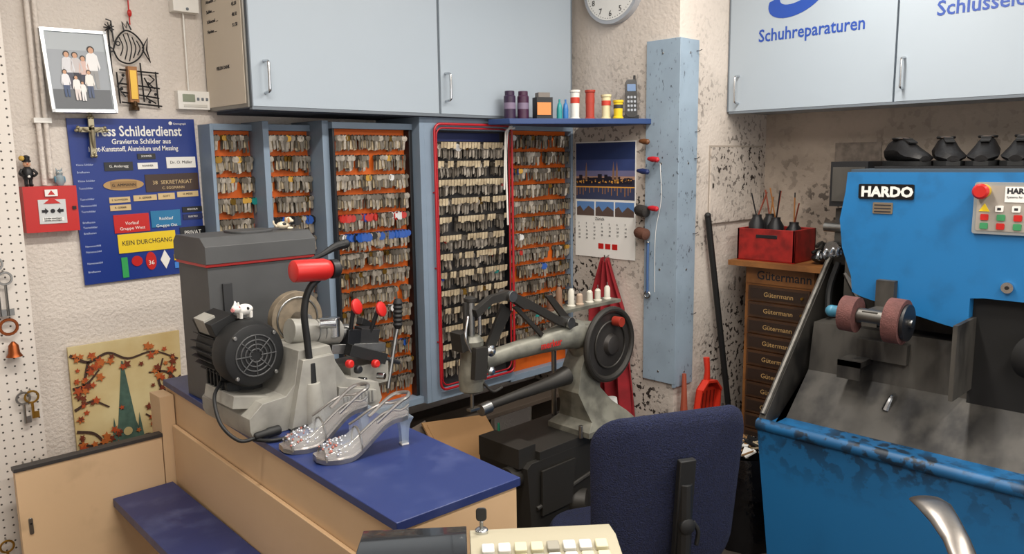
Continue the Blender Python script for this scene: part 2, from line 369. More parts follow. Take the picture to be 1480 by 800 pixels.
# ------------------------------------------------------------------ key rack
rk=Obj('key_display_rack',bevel=.0015)
rk.box(1.112,1.124,2.60,2.699,.68,1.755,FRM)
rk.box(1.124,1.268,2.64,2.655,.68,1.755,ORANGE); rk.box(1.124,1.268,2.615,2.64,1.735,1.757,FRM)
rk.box(1.268,1.290,2.535,2.699,.68,1.765,FRM)
rk.box(1.290,1.470,2.59,2.605,.68,1.755,ORANGE); rk.box(1.290,1.470,2.565,2.59,1.735,1.757,FRM)
rk.box(1.466,1.492,2.48,2.699,.68,1.77,FRM)
rk.box(1.492,1.845,2.49,2.505,.68,1.755,ORANGE)
rk.box(1.492,1.845,2.455,2.49,1.742,1.765,FRM); rk.box(1.492,1.845,2.43,2.49,.655,.682,FRM)
rk.box(1.828,1.842,2.455,2.49,.68,1.742,DARK); rk.box(1.492,1.500,2.455,2.49,.68,1.742,DARK)
rk.box(1.845,1.868,2.41,2.699,.655,1.79,FRM); rk.box(1.868,1.915,2.41,2.45,.655,1.79,FRM)
rk.box(1.915,2.325,2.45,2.465,.68,1.76,mat('board_dark','#2e2c2c',.6)); rk.box(1.915,2.335,2.41,2.45,1.742,1.79,FRM); rk.box(1.96,2.30,2.449,2.451,1.70,1.735,NAVY)
rk.box(1.915,2.335,2.41,2.45,.655,.69,FRM)
rk.box(2.335,2.758,2.475,2.49,.66,1.77,ORANGE); rk.box(2.335,2.758,2.435,2.475,1.75,1.785,FRM); rk.box(2.335,2.758,2.435,2.475,.635,.665,FRM); rk.box(2.322,2.335,2.42,2.475,.66,1.76,DARK)
rk.box(2.745,2.758,2.435,2.475,.665,1.75,FRM)
P=rr(1.905,.70,2.322,1.765,.03,4); P3=[(a,2.395,b) for a,b in P]; P3.append(P3[0]); rk.tube(P3,.0055,REDM,smooth=False)
P=rr(1.918,.715,2.308,1.75,.03,4); P3=[(a,2.40,b) for a,b in P]; P3.append(P3[0]); rk.tube(P3,.0035,REDM,smooth=False)
for z in (.9,1.2,1.5): rk.cyl((1.905,2.395,z),(1.905,2.412,z),.004,REDM,n=8)
RK=rk.done()
ky=Obj('hanging_key_blanks',ang=25)
KH=[mat('keyhead_black','#1a1a1c',.4),mat('keyhead_blue','#1f4fa0',.4),mat('keyhead_white','#cfcfcf',.4),mat('keyhead_red','#b02a22',.4),mat('keyhead_teal','#1f8a84',.4)]
KD=mat('key_dark_nickel','#645d53',.45,.5)
HK=mat('hook_dark','#3a3733',.5,.5)
def key(x,y,z,m,hm,s=1,a=0,b=0,big=1):
    R=Matrix.Rotation(a,3,'Z')@Matrix.Rotation(b,3,'Y'); o=Vector((x,y,z)); r=.0115*s*big
    pts=[]; n=8
    for i in range(n): t=math.pi*2*(i+.5)/n; pts.append((r*math.cos(t),-r*.9+r*math.sin(t)))
    vs=[o+R@Vector((p,-.001,q)) for p,q in pts]+[o+R@Vector((p,.001,q)) for p,q in pts]
    ky.add(vs,[tuple(range(8)),tuple(reversed(range(8,16)))]+[(i,8+i,8+(i+1)%8,(i+1)%8) for i in range(8)],hm)
    w=.0042*s; z0=-r*1.7; z1=-r*1.7-.034*s
    vs=[o+R@Vector(v) for v in ((-w,-.001,z1),(w,-.001,z1+.004),(w,-.001,z0),(-w,-.001,z0),(-w,.001,z1),(w,.001,z1+.004),(w,.001,z0),(-w,.001,z0))]
    ky.add(vs,[(0,1,2,3),(7,6,5,4),(0,4,5,1),(1,5,6,2),(3,7,4,0)],m)
def card(x,w,y,zt,h,b=0):
    ky.add([(x-w,y,zt-h+b),(x+w,y,zt-h-b),(x+w,y-.003,zt),(x-w,y-.003,zt),(x-w,y+.001,zt-h+b),(x+w,y+.001,zt-h-b),(x+w,y-.002,zt),(x-w,y-.002,zt)],[(0,1,2,3),(7,6,5,4)],CARD)
def bank(x0,x1,y,z0,z1,pitch,row,fill=.94,special=None,style=0):
    z=z1; ri=0
    while z-.045>z0:
        x=x0+pitch*.5
        while x<x1-pitch*.3:
            if random.random()<fill:
                s=random.uniform(.85,1.15); a=random.uniform(-.8,.8); t=special.get(ri) if special else None
                hm=KEYM if random.random()<.55 else KD
                if random.random()<.05: hm=BRASS
                big=1
                if t is not None and random.random()<.75: hm=KH[t if random.random()<.7 else random.choice([0,1,2])]; big=1.4
                elif random.random()<.035: hm=random.choice(KH); big=1.3
                ky.add([(x-.0015,y,z+.001),(x+.0015,y,z+.001),(x+.0015,y-.04,z+.006),(x-.0015,y-.04,z+.006),(x-.0015,y,z-.002),(x+.0015,y,z-.002),(x+.0015,y-.04,z+.003),(x-.0015,y-.04,z+.003)],
                       [(0,1,2,3),(4,7,6,5),(3,2,6,7),(0,3,7,4),(1,5,6,2)],HK)
                if style==0:
                    for k in range(2): key(x+random.uniform(-.002,.002),y-.008-.007*k,z+.004,KEYM if random.random()<.6 else KD,hm,s,a,random.uniform(-.12,.12),big)
                    if random.random()<.86: card(x,pitch*.38,y-.026,z-.012,random.uniform(.026,.038),random.uniform(-.002,.002))
                    key(x+random.uniform(-.003,.003),y-.033,z+.004,KEYM if random.random()<.75 else KD,hm,s,a*.8,random.uniform(-.14,.14),big)
                else:
                    for k in range(3): key(x+random.uniform(-.0025,.0025),y-.010-.008*k,z+.000-.004*(k==2),KEYM if random.random()<.8 else KD,hm,s,a+random.uniform(-.3,.3),random.uniform(-.12,.12),big)
                    if random.random()<.88: card(x,pitch*.42,y-.041,z+.006,random.uniform(.020,.028),random.uniform(-.002,.002))
            x+=pitch
        z-=row; ri+=1
bank(1.128,1.262,2.64,.70,1.715,.0150,.072)
bank(1.294,1.462,2.59,.70,1.715,.0150,.072,special={4:0})
bank(1.504,1.826,2.49,.70,1.715,.0155,.072,special={5:1,4:3},fill=.95)
bank(1.930,2.300,2.45,.715,1.69,.0160,.074,fill=.93,style=1)
bank(2.345,2.742,2.475,.68,1.725,.0160,.072,fill=.9)
ky.done()
o=Obj('power_cable_white'); o.tube([(2.30,2.37,1.762),(2.27,2.365,1.74),(2.275,2.382,1.60),(2.28,2.382,1.35)],.004,WHITE,n=6); o.tube([(2.31,2.365,1.755),(2.26,2.36,1.745),(2.255,2.365,1.70),(2.262,2.382,1.5)],.004,WHITE,n=6); o.done()
# ------------------------------------------------------------------ left wall things
def pegmat():
    m=mat('pegboard','#DAD5CE',.7); nt=m.node_tree; b=nt.nodes['Principled BSDF']; tc=nt.nodes.new('ShaderNodeTexCoord')
    vm=nt.nodes.new('ShaderNodeVectorMath'); vm.operation='MODULO'; vm.inputs[1].default_value=(.022,10,.022)
    ad=nt.nodes.new('ShaderNodeVectorMath'); ad.operation='ADD'; ad.inputs[1].default_value=(11,0,11)
    nt.links.new(tc.outputs['Object'],ad.inputs[0]); nt.links.new(ad.outputs[0],vm.inputs[0])
    sb=nt.nodes.new('ShaderNodeVectorMath'); sb.operation='SUBTRACT'; sb.inputs[1].default_value=(.011,0,.011)
    nt.links.new(vm.outputs[0],sb.inputs[0])
    mu=nt.nodes.new('ShaderNodeVectorMath'); mu.operation='MULTIPLY'; mu.inputs[1].default_value=(1,0,1); nt.links.new(sb.outputs[0],mu.inputs[0])
    ln=nt.nodes.new('ShaderNodeVectorMath'); ln.operation='LENGTH'; nt.links.new(mu.outputs[0],ln.inputs[0])
    lt=nt.nodes.new('ShaderNodeMath'); lt.operation='LESS_THAN'; lt.inputs[1].default_value=.0026; nt.links.new(ln.outputs['Value'],lt.inputs[0])
    mx=nt.nodes.new('ShaderNodeMix'); mx.data_type='RGBA'; mx.inputs[6].default_value=lin('#D3CCC4'); mx.inputs[7].default_value=lin('#4a443f')
    nt.links.new(lt.outputs[0],mx.inputs[0]); nt.links.new(mx.outputs[2],b.inputs['Base Color']); return m
o=Obj('pegboard_panel'); o.box(-.2,.50,2.40,2.415,.0,2.6,pegmat()); o.box(.485,.50,2.415,2.699,0,2.6,WALL); o.done()
o=Obj('ornamental_keys')
def bigkey(x,z,L,m,y=2.385):
    o.torus((x,y,z),(0,1,0),.016,.003,m,n=16,k=6); o.cyl((x,y,z-.016),(x,y,z-L),.0035,m,n=8); o.box(x,x+.014,y-.002,y+.002,z-L,z-L+.018,m)
    o.cyl((x,y,z+.014),(x,2.40,z+.02),.002,STEEL,n=6)
for x,z,L,m in ((.425,1.37,.14,STEEL),(.443,1.33,.10,STEEL),(.455,1.00,.07,STEEL),(.475,1.0,.06,BRASS),(.44,.80,.06,BRASS),(.462,.80,.05,STEEL),(.48,.80,.04,BRASS),(.43,.68,.1,STEEL),(.45,.66,.09,STEEL),(.42,.55,.1,STEEL),(.38,.60,.08,BRASS)): bigkey(x,z,L,m)
o.lathe((.445,2.38,1.16),(0,0,-1),[(.004,0),(.012,.01),(.014,.03),(.02,.04)],mat('copper','#8d4a25',.4,.8),14); o.torus((.44,2.385,1.2),(0,1,0),.02,.004,mat('copper'),n=16,k=6)
for i in range(8): o.sphere((.435+.011*(i%5),2.38,.755-.03*(i//5)),.011,[BRASS,mat('keyhead_blue'),STEEL,GREEN][i%4],10,6)
o.done()
o=Obj('wall_conduit_pipe'); 
for x in (.628,.648): o.cyl((x,2.685,1.585 if x>.64 else 1.565),(x,2.685,2.749),.0075,WALL,n=12)
for z in (1.75,2.15): o.box(.615,.662,2.675,2.699,z,z+.015,WHITE)
o.done()
# photo frame
o=Obj('family_photo_frame'); 
o.M=Matrix.Translation((.745,2.66,1.905))@Matrix.Rotation(rad(-7),4,'X')@Matrix.Rotation(rad(-1.5),4,'Y'); F=Frame((0,0,0),(1,0,0),(0,0,1))
w,h=.092,.125
o.rect(F,-w,-h,w,h,-.008,.004,STEEL)
for a in ((-w,-h,w,-h+.009),(-w,h-.009,w,h),(-w,-h,-w+.009,h),(w-.009,-h,w,h)): o.rect(F,a[0],a[1],a[2],a[3],.004,.01,CHROME)
o.rect(F,-w+.009,-h+.009,w-.009,h-.009,.004,.0045,mat('photo_bg','#A9B0B5',.4))
o.rect(F,-w+.012,-h+.012,w-.012,h-.062,.0045,.005,mat('photo_bg2','#979da4',.4)); o.rect(F,-w+.012,-h+.012,w-.012,-.055,.005,.0053,mat('photo_floor','#5d6166',.4))
SK=mat('photo_skin','#C99A7c',.5); HR=mat('photo_hair','#2a1f1b',.5)
def person(x,b,H,top,leg,d=.006):
    hd=H*.085; tp=mat('cloth'+top,top,.6); lg=mat('cloth'+leg,leg,.6)
    o.prism(F,[(x-H*.09,b),(x-H*.02,b),(x,b+H*.4),(x+H*.02,b),(x+H*.09,b),(x+H*.1,b+H*.48),(x-H*.1,b+H*.48)],d,d+.0004,lg)
    o.prism(F,[(x-H*.1,b+H*.42),(x+H*.1,b+H*.42),(x+H*.12,b+H*.78),(x+H*.05,b+H*.84),(x-H*.05,b+H*.84),(x-H*.12,b+H*.78)],d+.0004,d+.0008,tp)
    for s_ in (-1,1): o.prism(F,[(x+s_*H*.12,b+H*.78),(x+s_*H*.16,b+H*.5),(x+s_*H*.13,b+H*.42),(x+s_*H*.09,b+H*.7)],d+.0004,d+.0009,tp)
    o.disc(F,x,b+H*.915,hd*.95,d+.0004,d+.0008,HR,n=14,ry=hd); o.disc(F,x,b+H*.895,hd*.7,d+.0008,d+.0011,SK,n=14,ry=hd*.85)
for a in ((-.030,-.052,.112,'#d8d8dc','#5a5a66'),(-.007,-.050,.108,'#c8c2c2','#3c3c48'),(.014,-.052,.10,'#d7b9b0','#444455'),(.040,-.052,.130,'#e8e8e8','#9a9a9a')): person(*a)
for a in ((-.042,-.078,.082,'#e6e6ea','#4a5a7a'),(.024,-.080,.085,'#ebe7e2','#55607a')): person(*a,d=.0075)
for a in ((-.014,-.088,.075,'#eeeae6','#e0d6d2'),(.002,-.09,.06,'#eeeae8','#eeeaea')): person(*a,d=.009)
o.done()
# fish wall ornament (wire)
o=Obj('fish_wall_ornament')
def A(px,py,d=.0): return (.842+(px-150)*.00185,2.685-d,2.074-(py-28)*.00211)
W=.0026
o.tube([A(158,72),(A(165,55)),A(180,42),A(197,48),A(208,64),A(200,80),A(183,90),A(166,86),A(158,72)],W,DARK,n=6)
for x in (172,179,186,193,200): 
    dy=22-abs(x-184)*.7; o.tube([A(x-3,66-dy),A(x+2,66),A(x-3,66+dy)],.0019,DARK,n=5)
o.tube([A(206,66),A(216,50),A(213,68),A(218,86),A(206,68)],W,DARK,n=6,smooth=False); o.tube([A(157,70),A(150,66),A(152,74),A(158,74)],W,DARK,n=5)
o.torus(A(166,62,.003),(0,1,0),.006,.0018,DARK,n=12,k=6)
o.tube([A(178,42),A(176,30),A(182,38),A(184,28),A(190,40)],W,DARK,n=5,smooth=False)
for k in range(9):
    a=rad(k*40+20); c=A(154,40); o.tube([c,(c[0]+.016*math.cos(a),c[1],c[2]+.016*math.sin(a))],.0016,DARK,n=4,smooth=False)
for seg in ([(152,38),(153,110)],[(225,100),(226,155)],[(160,60),(158,30),(150,28)],[(165,100),(230,102)],[(160,104),(162,150)],[(200,88),(202,146)],[(160,120),(230,125)],[(165,133),(228,140)],[(205,110),(215,128),(206,140),(222,148)],[(170,112),(160,125),(172,140)],[(165,148),(232,152)],[(213,105),(222,112),(213,119),(222,126)]):
    o.tube([A(*s_) for s_ in seg],W,DARK,n=5,smooth=False)
for c in ((170,108),(211,118),(166,128),(222,134),(211,146)): o.sphere(A(*c,.002),.005,DARK,8,6)
p0=A(176,148); p1=A(191,95); o.box(p0[0],p1[0],2.668,2.69,p0[2],p1[2],WOOD); o.box(p0[0]+.004,p1[0]-.004,2.665,2.668,p0[2]+.01,p1[2]-.012,mat('gold_plate','#CDA64A',.35,.6))
o.lathe(A(184,160),(0,0,1),[(.028,0),(.028,.01),(.022,.014),(.020,.028),(.006,.032)],mat('bronze_dark','#4a3620',.4,.5),18,sy=.5)
o.cyl((.915,2.69,2.14),(.915,2.69,2.065),.002,RED,n=6); o.sphere((.915,2.685,2.10),(.007,.007,.012),RED,8,6); o.sphere((.912,2.685,2.15),(.008,.008,.01),RED,8,6)
o.done()
o=Obj('thermostat',bevel=.003); o.box(1.043,1.15,2.672,2.699,1.805,1.866,WHITE); o.box(1.058,1.10,2.670,2.673,1.83,1.855,mat('lcd','#8d9683',.3)); 
for x in (1.11,1.125,1.14): o.box(x-.004,x+.004,2.669,2.673,1.835,1.845,CABE)
o.box(1.06,1.14,2.670,2.673,1.812,1.822,mat('w2','#cfccc4',.5)); o.done()
o=Obj('junction_box',bevel=.004); o.box(1.045,1.13,2.66,2.699,2.12,2.24,WHITE); o.cyl((1.09,2.66,2.13),(1.09,2.657,2.13),.005,CABE,n=10); o.cyl((1.085,2.685,2.12),(1.085,2.685,1.868),.003,WHITE,n=8); o.done()
# alarm box
o=Obj('fire_alarm_box',bevel=.004); o.box(.562,.706,2.655,2.699,1.425,1.562,RED); o.box(.598,.672,2.652,2.656,1.45,1.522,mat('alarm_glass','#C9CBCB',.3))
F=FB(2.652); o.prism(F,[(.612,1.51),(.658,1.51),(.635,1.528)],.001,.002,RED)
for x,d in ((.615,1),(.655,-1)): o.prism(F,[(x-.009*d,1.492),(x-.009*d,1.484),(x,1.484),(x,1.479),(x+.009*d,1.488),(x,1.497),(x,1.492)],0,.002,INK)
o.disc(F,.635,1.488,.006,0,.003,INK,n=14); o.rect(F,.606,1.457,.664,1.468,0,.001,PAPER)
for i in range(2): o.text(F,.61,1.464-i*.006,'Scheibe einschlagen',.006,INK,d=.002)
o.rect(F,.618,1.532,.652,1.552,.0,.0035,PAPER); o.prism(F,[(.625,1.536),(.645,1.536),(.635,1.55)],.0035,.004,RED); o.box(.69,.70,2.65,2.656,1.49,1.50,INK)
o.done()
q=Obj('chef_figurine'); q.M=Matrix.Translation((.583,2.67,1.5625))
for s_ in (-1,1): q.cyl((.006*s_,0,0),(.006*s_,0,.022),.005,DARK,n=10); q.sphere((.006*s_,-.006,.004),(.006,.01,.004),DARK,8,6); q.tube([(.014*s_,0,.05),(.022*s_,-.008,.038),(.012*s_,-.014,.03)],.004,DARK,n=6)
q.lathe((0,0,.02),(0,0,1),[(.012,0),(.016,.012),(.014,.03),(.007,.038)],DARK,14); q.lathe((0,-.012,.03),(0,-1,0),[(.006,0),(.003,.004)],WHITE,8)
q.sphere((0,0,.066),.0105,mat('fig_skin','#d8a98a',.6),12,8); q.sphere((0,-.010,.066),.003,mat('fig_nose','#c9704a',.6),8,5)
for s_ in (-1,1): q.sphere((.004*s_,-.0095,.069),.0013,INK,6,4)
q.lathe((0,0,.072),(0,0,1),[(.012,0),(.012,.004),(.009,.006),(.010,.016),(.004,.02)],DARK,12); q.sphere((-.014,-.01,.083),.008,mat('fig_yel','#c8a44a',.6),8,6); q.done()
q=Obj('owl_figurine'); q.M=Matrix.Translation((.668,2.675,1.5625)); OG=mat('owl_grey','#8d9aa0',.6)
q.lathe((0,0,0),(0,0,1),[(.008,0),(.014,.01),(.013,.026),(.008,.032)],OG,12); q.sphere((0,0,.038),.010,OG,12,8)
for s_ in (-1,1): q.sphere((.004*s_,-.009,.040),.003,WHITE,8,6); q.sphere((.004*s_,-.0115,.040),.0013,INK,6,4); q.lathe((.006*s_,0,.045),(.3*s_,0,1),[(.003,0),(.0005,.009)],OG,6); q.sphere((.012*s_,0,.018),(.004,.008,.011),mat('owl_blue','#5a8fa8',.6),8,6)
q.done()
# blue sign board
o=Obj('sign_service_poster'); F=FB(2.69)
def S(px,py): return (.712+(px-103)*.39/185,1.77-(py-172)*.52/228)
o.M=Matrix.Translation((.91,2.69,1.51))@Matrix.Rotation(rad(-1.0),4,'Y')@Matrix.Translation((-.91,-2.69,-1.51))
o.rect(F,.710,1.25,1.102,1.77,-.008,0,mat('poster_blue','#12307E',.4))
def R_(x0,y0,x1,y1,m,d=.001,t=.002):
    a=S(x0,y1); b=S(x1,y0); o.rect(F,a[0],a[1],b[0],b[1],0,d+t,m)
def T_(px,py,st,size,m,bold=0,sx=1,al='LEFT',d=.0035): a=S(px,py); o.text(F,a[0],a[1],st,size,m,d=d,bold=bold,sx=sx,al=al)
T_(132,196,'press Schilderdienst',.046,WHITE,bold=.0008,sx=.76,d=.001)
T_(160,207,'Gravierte Schilder aus',.023,WHITE,bold=.0003,sx=.9,d=.001); T_(127,217,'hicht-Kunststoff, Aluminium und Messing',.022,WHITE,bold=.0003,sx=.76,d=.001)
for py in (236,246,258,268,283,292,300,315,322,330,348,356,372,384): T_(108,py,random.choice(['Kleine Schilder','Briefkasten','Namensschild','Tuerschilder']),.009,mat('poster_txt','#b9c6e6',.6),d=.001,sx=.9)
a=S(250,178); o.disc(F,a[0],a[1],.006,0,.001,WHITE,n=12); T_(254,180,'Gravograph',.009,WHITE,d=.001)
TAN=mat('plate_tan','#C8AE7e',.4); BRZ=mat('plate_brown','#3d2a20',.4)
for a,m,tx,tm,sz in (((146,232,187,244),BLK,'G. Anderegg',WHITE,.012),((195,221,222,229),BLK,'SOMMER',WHITE,.009),((194,234,224,243),WHITE,'RONNER',INK,.009),((238,227,284,243),WHITE,'Dr. O. Müller',INK,.014),
  ((203,251,286,276),BRZ,'38  SEKRETARIAT',TAN,.018),((148,281,178,289),TAN,'E. SCHWEIZER',INK,.008),((148,292,178,300),TAN,'R. GERBER',INK,.008),((183,280,218,288),TAN,'A. GERBER',INK,.009),((220,279,246,288),TAN,'GOTT',INK,.009),((250,278,284,286),TAN,'H. MEIER',INK,.009),
  ((151,306,203,332),RED,'Vorlauf',WHITE,.015),((206,304,252,328),mat('plate_teal','#1f6f9c',.4),'Rücklauf',WHITE,.014),((256,301,288,309),DARK,'MONTEUR',WHITE,.008),((256,312,288,320),NAVY,'ELEKTRO',WHITE,.008),((154,334,241,361),YEL,'KEIN DURCHGANG',INK,.022),((249,331,290,349),BLK,'PRIVAT',WHITE,.019)):
    R_(*a,m); T_((a[0]+a[2])/2,(a[1]+a[3])/2+sz*120,tx,sz,tm,al='CENTER',sx=.95 if sz<.02 else .82)
a=S(245,273); o.text(F,a[0],a[1],'C. EGGMANN',.012,TAN,d=.0035,al='CENTER')
for px,t in ((177,'Gruppe West'),(229,'Gruppe Ost')): T_(px,328,t,.014,WHITE,al='CENTER')
a=S(171,264); o.disc(F,a[0],a[1],.062,0,.003,mat('brass_plate','#A8875a',.35,.5),n=24,ry=.018); o.rect(F,a[0]-.04,a[1]-.011,a[0]+.04,a[1]+.011,.003,.004,mat('brass_pl2','#8e6f48',.35,.5)); o.text(F,a[0],a[1]-.005,'G. AMMANN',.013,INK,d=.0045,al='CENTER')
R_(156,367,165,396,GREEN); 
a=S(179,374); o.disc(F,a[0],a[1],.017,0,.003,RED); a=S(200,376); o.disc(F,a[0],a[1],.017,0,.003,RED,ry=.03); o.text(F,a[0],a[1]-.012,'36',.02,WHITE,d=.0035,al='CENTER')
a=S(222,376); o.prism(F,[(a[0]-.016,a[1]),(a[0],a[1]-.032),(a[0]+.016,a[1]),(a[0],a[1]+.032)],0,.003,WHITE); R_(236,370,250,379,YEL); R_(236,382,250,391,mat('lightblue','#3f7fd0',.4))
o.done()
o=Obj('ornate_crucifix'); m=mat('pewter','#A39A80',.35,.7)
c=Vector((.768,2.67,1.72))
o.box(c.x-.008,c.x+.008,2.665,2.675,c.z-.065,c.z+.05,m); o.box(c.x-.036,c.x+.036,2.665,2.675,c.z+.004,c.z+.02,m)
for dx,dz in ((-.038,.012),(.038,.012),(0,.052),(0,-.066)):
    for k in range(3): a=rad(k*120+90); o.sphere((c.x+dx+.006*math.cos(a),2.668,c.z+dz+.006*math.sin(a)),.006,m,8,6)
o.tube([(c.x-.026,2.66,c.z+.016),(c.x-.008,2.658,c.z+.006),(c.x+.008,2.658,c.z+.006),(c.x+.026,2.66,c.z+.016)],.0035,m,n=6); o.tube([(c.x,2.656,c.z+.012),(c.x,2.656,c.z-.02),(c.x+.002,2.658,c.z-.045)],[.006,.005,.003],m,n=8); o.sphere((c.x,2.656,c.z+.02),.006,m,8,6)
o.done()
# church picture
o=Obj('church_spire_picture'); F=FB(2.685)
o.prism(F,[(.645,.54),(.975,.54),(.992,1.056),(.645,1.056)],-.01,0,mat('pic_sky','#D4C596',.5,hex2='#BFA672',vscale=5))
sp=mat('spire_green','#4b675c',.6,var=.35,vscale=40); br=mat('pic_branch','#3f2a20',.7); lf=[mat('leaf1','#A8471f',.6),mat('leaf2','#6d2d17',.6),mat('leaf3','#B4622a',.6)]
cx=.800
o.prism(F,[(cx-.05,.54),(cx+.05,.54),(cx+.045,.72),(cx+.028,.775),(cx+.02,.84),(cx+.010,.92),(cx+.002,.985),(cx-.002,.985),(cx-.010,.92),(cx-.02,.84),(cx-.028,.775),(cx-.045,.72)],0,.002,sp)
for x in (cx-.04,cx+.04): o.prism(F,[(x-.012,.70),(x+.012,.70),(x,.80)],.002,.003,sp)
o.disc(F,cx,.745,.014,.002,.003,mat('dial','#b8a878',.5))
def branch(P,w):
    P=catmull([(a,0,b) for a,b in P],5)
    for i in range(len(P)-1):
        a,b=P[i],P[i+1]; n=Vector((-(b.z-a.z),0,b.x-a.x)).normalized()*w*(1-.6*i/len(P)); o.prism(F,[(a.x+n.x,a.z+n.z),(b.x+n.x,b.z+n.z),(b.x-n.x,b.z-n.z),(a.x-n.x,a.z-n.z)],.002,.003,br)
BR=[[(.648,.78),(.70,.76),(.74,.70),(.78,.66),(.80,.60)],[(.98,.66),(.93,.70),(.90,.78),(.93,.86),(.985,.90)],[(.648,1.03),(.70,1.0),(.76,1.02),(.82,.99),(.90,1.0),(.98,.96)],[(.70,1.0),(.68,.93),(.66,.88)],[(.985,.80),(.95,.79),(.90,.76),(.86,.79)],[(.648,.92),(.69,.93),(.73,.97)],[(.76,.71),(.73,.68),(.70,.66)],[(.93,.84),(.91,.90),(.93,.97)],[(.98,.72),(.91,.70),(.86,.72),(.83,.70)],[(.65,.74),(.70,.72),(.75,.74)],[(.985,.86),(.94,.92),(.88,.93)],[(.648,.85),(.70,.87),(.75,.84)]]
for k,b in enumerate(BR): branch(b,.0048)
for k in range(115):
    b=random.choice(BR); p=random.choice(b); x=p[0]+random.uniform(-.04,.04); z=p[1]+random.uniform(-.035,.035); r=random.uniform(.008,.017)
    x=min(max(x,.662),.962); z=min(z,1.036); pts=[]
    ph=random.random()*6
    for i in range(10): t=ph+2*math.pi*i/10; q=r*(1 if i%2 else .45); pts.append((x+q*math.cos(t),z+q*math.sin(t)))
    o.prism(F,pts,.003,.004+k*.00002,random.choice(lf))
o.done()
# ------------------------------------------------------------------ counter
o=Obj('service_counter',bevel=.0015)
TOP=[(.757,1.09),(1.055,1.075),(1.13,2.37),(.816,2.37)]
BOD=[(.763,1.096),(1.050,1.082),(1.125,2.37),(.822,2.37)]
o.prism(FZ(0),TOP,.962,.98,COUNT); o.prism(FZ(0),BOD,0,.962,CREAM)
o.prism(FZ(0),[(.60,1.15),(.762,1.15),(.792,2.285),(.625,2.285)],.665,.69,COUNT)
for y in (1.3,2.1): o.prism(FZ(0),[(.70,y),(.775,y),(.775,y+.02),(.70,y+.02)],.56,.665,CREAM)
o.prism(FZ(0),[(.754,1.105),(.763,1.105),(.815,2.285),(.803,2.285)],0,.86,CREAM)
o.done()
o=Obj('counter_gate',bevel=.0015)
STN=dirty('gate_cream','#D2B28C','#5e4830',scale=5,lo=.45,hi=.75,mscale=6,mlo=.55,mhi=.75,rough=.55)
o.box(.40,.772,2.29,2.315,.05,.832,STN); o.box(.397,.775,2.287,2.318,.832,.842,mat('edge_dark','#33302f',.5))
o.rrect(FB(2.29),.418,.655,.428,.70,.004,0,.004,STEEL); o.disc(FB(2.286),.423,.685,.003,0,.001,DARK,n=8)
o.box(.775,.815,2.29,2.37,0,.95,CREAM)
o.done()
# ------------------------------------------------------------------ key cutting machine
k=Obj('key_cutting_machine',bevel=.0025)
k.box(.815,1.118,1.98,2.17,.981,1.355,DGREY); k.box(.810,1.123,1.975,2.175,1.356,1.364,RED)
k.prism(FX(0),[(-2.18,1.364),(-1.97,1.364),(-1.97,1.41),(-2.0,1.432),(-2.16,1.432),(-2.18,1.415)],-1.125,-.808,DGREY)
k.box(.85,.875,1.972,1.98,1.20,1.31,mat('recess','#2a2b2d',.6)); k.rrect(FZ(1.432),.92,2.03,1.04,2.13,.03,0,.006,DGREY)
F=FB(1.68)
k.prism(F,[(.772,.981),(1.12,.981),(1.135,1.0),(1.125,1.045),(1.03,1.075),(1.0,1.125),(.985,1.17),(.90,1.17),(.885,1.09),(.86,1.065),(.80,1.06),(.765,1.03),(.765,1.0)],-.27,0,GREY)
k.prism(F,[(.86,.985),(.99,.985),(.985,1.15),(.90,1.15)],0,.02,GREY)
k.prism(F,[(.99,1.0),(1.11,1.0),(1.11,1.03),(1.0,1.06)],0,.012,GREY)
for i in range(9): x=1.01+i*.0105; k.box(x,x+.004,1.665,1.6685,1.003,1.032,mat('slot','#6b6a66',.6))
k.obox((.80,1.80,1.055),(.11,.16,.03),GREY,(0,12,0))
M0=Vector((.812,0,1.168))
k.lathe((M0.x,1.93,M0.z),(0,-1,0),[(.055,0),(.066,.012),(.068,.13),(.078,.135),(.080,.145),(.080,.185),(.074,.20),(.06,.205)],RUB,40)
for i in range(24):
    a=rad(15*i); c=Vector((M0.x+.072*math.cos(a),1.865,M0.z+.072*math.sin(a))); k.obox(c,(.012,.12,.003),RUB,(0,-math.degrees(a),0))
for R0 in (.050,.038,.027,.016): k.torus((M0.x,1.7235,M0.z),(0,1,0),R0,.0022,DGREY,n=32,k=6)
for i in range(8): a=rad(45*i); k.cyl((M0.x+.012*math.cos(a),1.7225,M0.z+.012*math.sin(a)),(M0.x+.052*math.cos(a),1.7225,M0.z+.052*math.sin(a)),.0018,DGREY,n=6)
for i in range(4): a=rad(90*i+45); k.cyl((M0.x+.069*math.cos(a),1.733,M0.z+.069*math.sin(a)),(M0.x+.069*math.cos(a),1.722,M0.z+.069*math.sin(a)),.005,STEEL,n=8)
k.obox((.775,1.85,1.225),(.06,.11,.06),RUB,(0,-20,0)); k.obox((.755,1.86,1.235),(.03,.06,.04),GREY,(0,-20,0))
k.box(.76,.79,1.78,1.90,1.04,1.10,RUB)
for i in range(5): k.box(.755,.86,1.80+i*.02,1.806+i*.02,1.06,1.12,RUB)
TB=mat('brush_disc','#8f826f',.6,.3,var=.3,vscale=50)
k.cyl((.985,1.86,1.215),(.985,1.835,1.215),.073,TB,n=36); k.torus((.985,1.835,1.215),(0,1,0),.058,.003,STEEL); k.cyl((.985,1.835,1.215),(.985,1.79,1.215),.02,STEEL)
k.cyl((.93,1.78,1.20),(1.07,1.78,1.175),.032,GREY); k.cyl((1.07,1.78,1.175),(1.10,1.78,1.17),.022,STEEL); k.cyl((1.045,1.76,1.22),(1.045,1.76,1.17),.018,CHROME); k.cyl((.93,1.74,1.14),(.93,1.70,1.14),.016,DARK)
for j in range(3): k.torus((1.0+.02*j,1.78,1.187),(1,0,-.17),.032,.002,STEEL,n=24,k=5)
